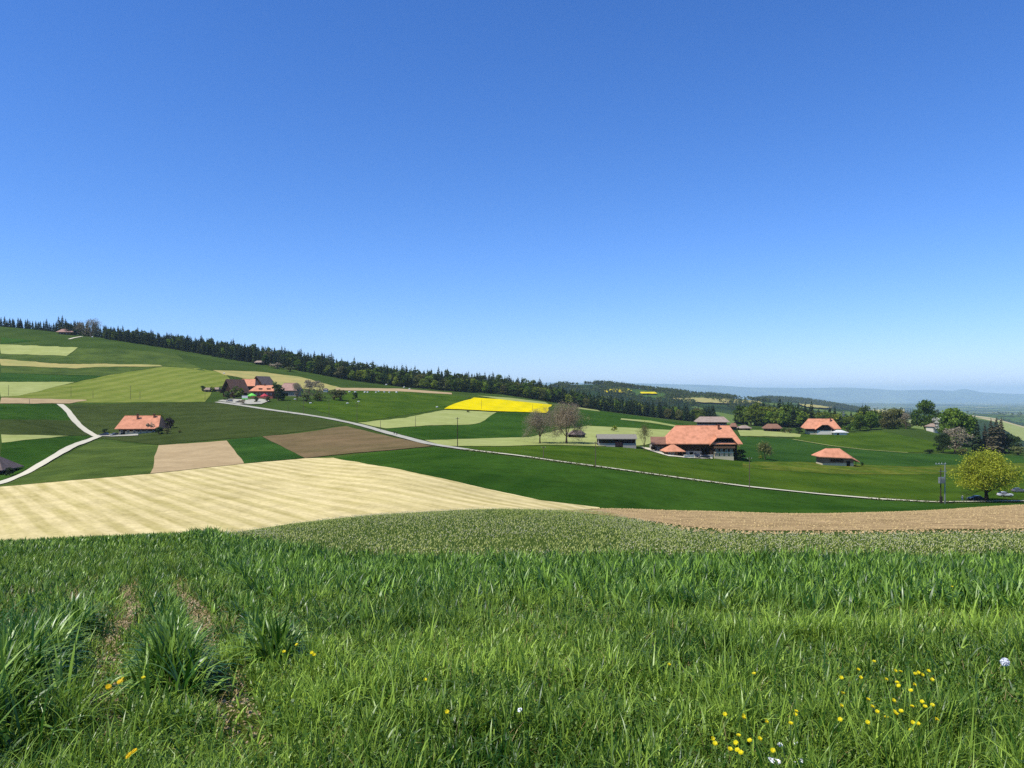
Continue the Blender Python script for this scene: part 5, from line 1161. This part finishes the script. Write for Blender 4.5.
# broad leaved weeds: little rosettes
def leaves(x, y, s, zo):
    n = len(x); z = zfun(x, y)+zo; a = g.rand(n)*2*np.pi; t = g.rand(n)*.9; d = np.stack([np.cos(a)*np.cos(t), np.sin(a)*np.cos(t), np.sin(t)], 1); sd = np.stack([-np.sin(a), np.cos(a), 0*a], 1)
    p = np.stack([x, y, z], 1); up = np.array([0, 0, 1.]); K = [(0, 0, 0), (.35, .42, .05), (.75, .36, .06), (1.05, 0, -.02), (.75, -.36, .06), (.35, -.42, .05)]
    V = np.stack([p+d*(k[0]*s)[:, None]+sd*(k[1]*s)[:, None]+up*(k[2]*s)[:, None] for k in K], 1).reshape(-1, 3)
    return V, np.arange(n*6).reshape(-1, 6), np.repeat(g.rand(n), 6)
V, Fx, A = [], [], []; nn = 0
for (n, y0, y1, s) in ((42000, 1.3, 4.4, .015), (40000, 4, 8, .02)):
    x, y = scatter(n, y0, y1); x, y = keep(x, y, np.clip(vnoise(x, y, 1.1, 51)*1.5-.35+.12*np.clip(x, 0, 3), 0, 1)*(1-bare(x, y)*.8)); v, f, a = leaves(x, y, s*(.6+.9*g.rand(len(x))), .02+.09*g.rand(len(x))); V.append(v); Fx.append(f+nn); A.append(a); nn += len(v)
tag(link('clover', np_mesh('clover', np.concatenate(V), np.concatenate(Fx), M['weed'], smooth=True, attr=np.concatenate(A))), 'small broad-leaved weeds and clover in the near grass', None, None, 'stuff')
# clods and pebbles on the bare strips
def clods(n, fx, size, name, mat, label):
    x, y = fx(n); n = len(x); z = zfun(x, y); r = size*(.3+g.rand(n)**2); K = np.array([(1,0,0),(0,1,0),(-1,0,0),(0,-1,0),(0,0,.75),(0,0,-.5)]); 
    V = np.stack([x, y, z], 1)[:, None, :]+K[None]*(r[:, None]*(.7+.6*g.rand(n, 6)))[:, :, None]
    f = np.array([(0,1,4),(1,2,4),(2,3,4),(3,0,4),(1,0,5),(2,1,5),(3,2,5),(0,3,5)]); Fc = (np.arange(n)[:, None, None]*6+f[None]).reshape(-1, 3)
    tag(link(name, np_mesh(name, V.reshape(-1, 3), Fc, mat, smooth=False)), label, None, None, 'stuff')
def strips(n):
    x, y = scatter(n, 2.6, 12); return keep(x, y, bare(x, y)+.03)
clods(90000, strips, .02, 'soil_crumbs', fieldmat('crumbs', (176,156,122), (212,194,160), 3, 20, fa=.4), 'pale soil crumbs on the bare strips between the rows')
def brown(n):
    x, y = scatter(n, 29, 75); u = 512+x/y*F; y0 = np.interp(u, [560, 620, 690, 750, 850, 1024, 1400], [75, 41, 30.5, 28.3, 28.3, 29, 29]); m = (y > y0+.5*g.normal(size=len(x))) & (u > 560); return x[m], y[m]
clods(70000, brown, .07, 'soil_clods', fieldmat('clods', (196,170,120), (214,190,140), 1, 9, fa=.4), 'clods of the tilled brown strip')

# seeding dandelion heads speckling the meadow strip (too many to count)
def seeds(n):
    x, y = scatter(n, 17.6, 46); u = 512+x/y*F; bn_ = np.interp(u, [540, 620, 690, 750, 850, 1024, 1400], [60, 41, 30.5, 28.3, 28.3, 29, 29]); m = (y > crop_end(x, y)+.4) & (y < bn_)
    dens = np.clip(vnoise(x, y, .22, 61)*1.3-.15+.55*(u > 620), .08, 1); m &= g.rand(len(x)) < dens; return x[m], y[m]
x, y = seeds(34000); n = len(x); z = zfun(x, y)+.07+.08*g.rand(n); r = .010+.010*g.rand(n)
K = []
for i in range(6): K.append((math.cos(i*math.pi/3), math.sin(i*math.pi/3), 0))
K = np.array(K+[(0,0,1),(0,0,-1)]); f = np.array([(i, (i+1) % 6, 6) for i in range(6)]+[((i+1) % 6, i, 7) for i in range(6)])
V = (np.stack([x, y, z], 1)[:, None, :]+K[None]*r[:, None, None]).reshape(-1, 3); Fc = (np.arange(n)[:, None, None]*8+f[None]).reshape(-1, 3)
M['fluff'] = foliage('seed_fluff', (226,222,184), (242,240,208), .35, objrand=False, k=.8)
tag(link('dandelion_heads', np_mesh('dandelion_heads', V, Fc, M['fluff'], smooth=True)), 'pale seed heads speckling the meadow strip on the rise', None, None, 'stuff')

# verge of the pale road: rough grass and low weeds
T_ = np.gradient(road_line, axis=0); T_ /= np.linalg.norm(T_, axis=1)[:, None]; N_ = np.column_stack([-T_[:, 1], T_[:, 0]])
k = g.randint(0, len(road_line), 9000); off = np.where(g.rand(9000) < .5, 1, -1)*(1.15+1.3*g.rand(9000)**1.5); B2 = road_line[k]+N_[k]*off[:, None]+g.normal(size=(9000, 2))*.5
C = np.column_stack([B2, zfun(B2[:, 0], B2[:, 1])+.15+.3*g.rand(9000)]); C = C[vnoise(B2[:, 0], B2[:, 1], .12, 71) > .42]
v_, f_ = quads(C, .17, g); tag(link('verge_grass', np_mesh('verge_grass', v_, f_, foliage('verge', (70,92,42), (120,128,66), .2, objrand=False))), 'rough grass along the verges of the pale road', None, None, 'stuff')

# --- flowers one can count
M['petal_yellow'] = foliage('yellow_petals', (248,232,10), (255,244,40), .25, objrand=False); M['petal_orange'] = foliage('deep_yellow_petals', (250,206,0), (255,222,10), .25, objrand=False)
M['petal_white'] = foliage('white_petals', (240,240,238), (252,252,248), .12, objrand=False, k=1.1); M['stem'] = plain('flower_stem', (96,132,60), .7, .2); M['heart'] = plain('flower_heart', (236,190,20), .8, .1)
def flower_meshes(rad_, npet, mat, cup):
    m = MB()
    for ring in range(2):
        for i in range(npet):
            a = 2*math.pi*(i+.5*ring)/npet; w = rad_*1.1*math.sin(math.pi/npet)+.001; R = rad_*(1-.3*ring); z = .002+ring*.003
            c, s = math.cos(a), math.sin(a)
            m.add([(0, 0, z), (c*R*.6-s*w, s*R*.6+c*w, z+cup*R*.35), (c*R, s*R, z+cup*R*.7), (c*R*.6+s*w, s*R*.6-c*w, z+cup*R*.35)], [(0, 3, 2, 1)])
    return m
def flower(kind, u, v, label, group, hgt=.16):
    hgt = hgt+.06 if kind == 'buttercup' else hgt+.02
    p = cast(u, v, hgt); h = hgt*(.9+.2*rnd.random())
    e = empty(kind, (p.x, p.y, p.z), rnd.uniform(-.7, .7), label=label, cat='flower', group=group)
    MB().tube((0, 0, -.02), (.01, .006, hgt*.55), .0022, .0018, 6).tube((.01, .006, hgt*.55), (0, 0, hgt), .0018, .0015, 6).build('stem', M['stem'], e)
    if kind == 'daisy': m = flower_meshes(.014, 9, None, .1).build('petals', M['petal_white'], e, (0, 0, hgt)); m.rotation_euler = (rnd.uniform(.3, .8), 0, 0); MB().tube((0, 0, hgt), (0, 0, hgt+.006), .005, .004, 8).build('flower_centre', M['heart'], e)
    elif kind == 'dandelion_clock':
        r = np.random.RandomState(4); n = 260; d = r.normal(size=(n, 3)); d /= np.linalg.norm(d, axis=1)[:, None]
        seg = [((0, 0, hgt), tuple(np.array([0, 0, hgt])+q*.016), .0006, .0004) for q in d]; v_, f_ = tube_np(seg, 3); V_, F_ = quads(np.array([0, 0, hgt])+d*.0175, .007, r)
        link('seed_ball', np_mesh('seed_ball', np.concatenate([V_, v_]), [F_, f_+len(V_)], [M['petal_white'], M['fluff']], midx=[0]*len(F_)+[1]*len(f_)), e)
        MB().tube((0, 0, hgt-.012), (0, 0, hgt), .008, .013, 14).tube((0, 0, hgt), (0, 0, hgt+.013), .013, .006, 14).build('seed_core', M['petal_white'], e, smooth=True); v2 = d*.0145+np.array([0, 0, hgt]); V3, F3 = quads(v2, .010, r); link('inner_fluff', np_mesh('inner_fluff', V3, F3, M['petal_white']), e); MB().tube((0, 0, hgt-.006), (0, 0, hgt+.004), .007, .008, 10).build('flower_centre', M['stem'], e)
    else:
        m = flower_meshes(.0115 if kind == 'buttercup' else .018, 5 if kind == 'buttercup' else 13, None, .7 if kind == 'buttercup' else .25).build('petals', M['petal_yellow' if kind == 'buttercup' else 'petal_orange'], e, (0, 0, hgt), 0)
        m.rotation_euler = (rnd.uniform(.15, .9), rnd.uniform(-.3, .3), 0)
        MB().tube((0, 0, hgt), (0, 0, hgt+.006), .004, .003, 8).build('flower_centre', M['heart'], e)
    return e
def bunch(kind, pts, label, group, hgt=.16):
    for u, v in pts: flower(kind, u, v, label, group, hgt)
bunch('dandelion', [(129,755.6),(134.7,751.5)], 'one of two deep yellow dandelions at the bottom left edge', 'pair of dandelions at the bottom left', .10)
bunch('dandelion', [(108.5,687),(120,682),(123,680)], 'deep yellow dandelion beside the tall crop tuft on the left', 'dandelions right of the left crop tuft', .14)
flower('buttercup', 143.5, 678, 'pale buttercup before the second crop tuft from the left', None)
bunch('buttercup', [(297,645),(284,652),(312,653),(314,655)], 'yellow buttercup right of the third crop tuft', 'buttercups right of the third crop tuft', .22)
flower('buttercup', 447, 712, 'lone yellow buttercup in the lower middle of the picture', None); flower('buttercup', 425, 680, 'small faint buttercup above the lone one in the lower middle', None)
flower('daisy', 520, 710, 'single white daisy in the lower middle of the picture', None, .10); flower('buttercup', 669, 665, 'lone yellow buttercup at two thirds of the picture width', None)
flower('buttercup', 952, 587, 'lone buttercup high up on the right, at the front of the tall crop', None, .3)
bunch('buttercup', [(715,744),(736,743),(750,741),(741,753),(743,716),(754,674),(766,722),(795,715),(796,712)], 'yellow buttercup scattered above the white daisies at the bottom edge', 'buttercups above the daisies')
bunch('buttercup', [(841,706),(868,700),(872,707),(877,712),(886,718),(894,712),(896,714),(912,707),(922,702),(925,707),(911,731)], 'yellow buttercup of the dense patch at the lower right', 'buttercups of the dense patch at the lower right')
bunch('buttercup', [(858,670),(874,662),(895,671),(897,683),(914,685),(911,691),(932,680),(922,675),(899,686)], 'yellow buttercup just above the dense patch at the lower right', 'buttercups above the dense patch at the lower right', .2)
bunch('daisy', [(780,745),(796,744),(774,761),(795,764),(800,761),(770,760),(778,762)], 'small white daisy near the bottom edge', 'daisies near the bottom edge', .07)
fr_ = random.Random(5)
for _ in range(16): flower('buttercup', fr_.uniform(840, 938), fr_.uniform(664, 728), 'yellow buttercup of the dense patch at the lower right', 'buttercups of the dense patch at the lower right', .18)
for _ in range(9): flower('buttercup', fr_.uniform(712, 800), fr_.uniform(712, 752), 'yellow buttercup scattered above the white daisies at the bottom edge', 'buttercups above the daisies', .16)
flower('dandelion_clock', 1005, 662, 'white dandelion seed ball at the right edge', None, .30)
# ------------------------------------------------------------------ air
AIR = 1
if AIR:
    b = MB().box(-84000, 84000, -80, 60500, -900, 545); hz = b.build('haze', [])
    m = NT('haze_air'); pv = m.n('ShaderNodeVolumePrincipled'); pv.inputs['Color'].default_value = (.66, .88, 1.0, 1)
    pv.inputs['Density'].default_value = 4.1e-5; pv.inputs['Anisotropy'].default_value = 0.0
    m.l(pv, 0, m.out, 1); hz.data.materials.append(m.m); tag(hz, 'thin blue summer haze over the far country', None, None, 'stuff')

# ------------------------------------------------------------------ light, sky, camera
SUN_EL, SUN_AZ = rad(56), rad(-118)      # azimuth measured clockwise from +Y (view direction)
SKYR, SKYG, SKYB = .42, .86, 1.70
w = bpy.data.worlds.new('World'); sc.world = w; w.use_nodes = True; nt = w.node_tree; nt.nodes.clear()
sky = nt.nodes.new('ShaderNodeTexSky'); sky.sky_type = 'NISHITA'; sky.sun_disc = False
sky.sun_elevation = SUN_EL; sky.sun_rotation = SUN_AZ; sky.altitude = 800; sky.air_density = 1.0; sky.dust_density = 0.0; sky.ozone_density = 2.0
sp_ = nt.nodes.new('ShaderNodeSeparateColor'); hs = nt.nodes.new('ShaderNodeCombineColor'); nt.links.new(sky.outputs[0], sp_.inputs[0])
for i, (pw, mu) in enumerate(((1.4, SKYR), (1.12, SKYG), (1.0, SKYB))):      # clear deep blue of a dry May noon
    a_ = nt.nodes.new('ShaderNodeMath'); a_.operation = 'POWER'; a_.inputs[1].default_value = pw; nt.links.new(sp_.outputs[i], a_.inputs[0])
    b_ = nt.nodes.new('ShaderNodeMath'); b_.operation = 'MULTIPLY'; b_.inputs[1].default_value = mu; nt.links.new(a_.outputs[0], b_.inputs[0]); nt.links.new(b_.outputs[0], hs.inputs[i])
bg = nt.nodes.new('ShaderNodeBackground'); bg.inputs[1].default_value = .08
out = nt.nodes.new('ShaderNodeOutputWorld')
nt.links.new(hs.outputs[0], bg.inputs[0]); nt.links.new(bg.outputs[0], out.inputs[0])
L = bpy.data.lights.new('sun', 'SUN'); L.energy = 4.2; L.angle = rad(.53); L.color = (1, .975, .94)
so = link('sun', L); d = Vector((math.sin(SUN_AZ)*math.cos(SUN_EL), math.cos(SUN_AZ)*math.cos(SUN_EL), math.sin(SUN_EL)))
so.rotation_euler = d.to_track_quat('Z', 'Y').to_euler(); so.location = d*60
cam = bpy.data.cameras.new('camera'); cam.sensor_width = 36; cam.lens = F/1024*36; cam.shift_y = -(384-VH)/1024*1.0
cam.clip_start = .05; cam.clip_end = 120000
co_ = link('camera', cam, None, (0, 0, EYE)); co_.rotation_euler = (rad(90), 0, 0); sc.camera = co_
sc.view_settings.view_transform = 'Standard'; sc.view_settings.look = 'None'; sc.view_settings.exposure = .4; sc.view_settings.gamma = 1
sc.cycles.volume_bounces = 2; sc.cycles.max_bounces = 5; sc.cycles.diffuse_bounces = 2; sc.cycles.transmission_bounces = 3
sc.cycles.use_adaptive_sampling = False; sc.cycles.use_denoising = False
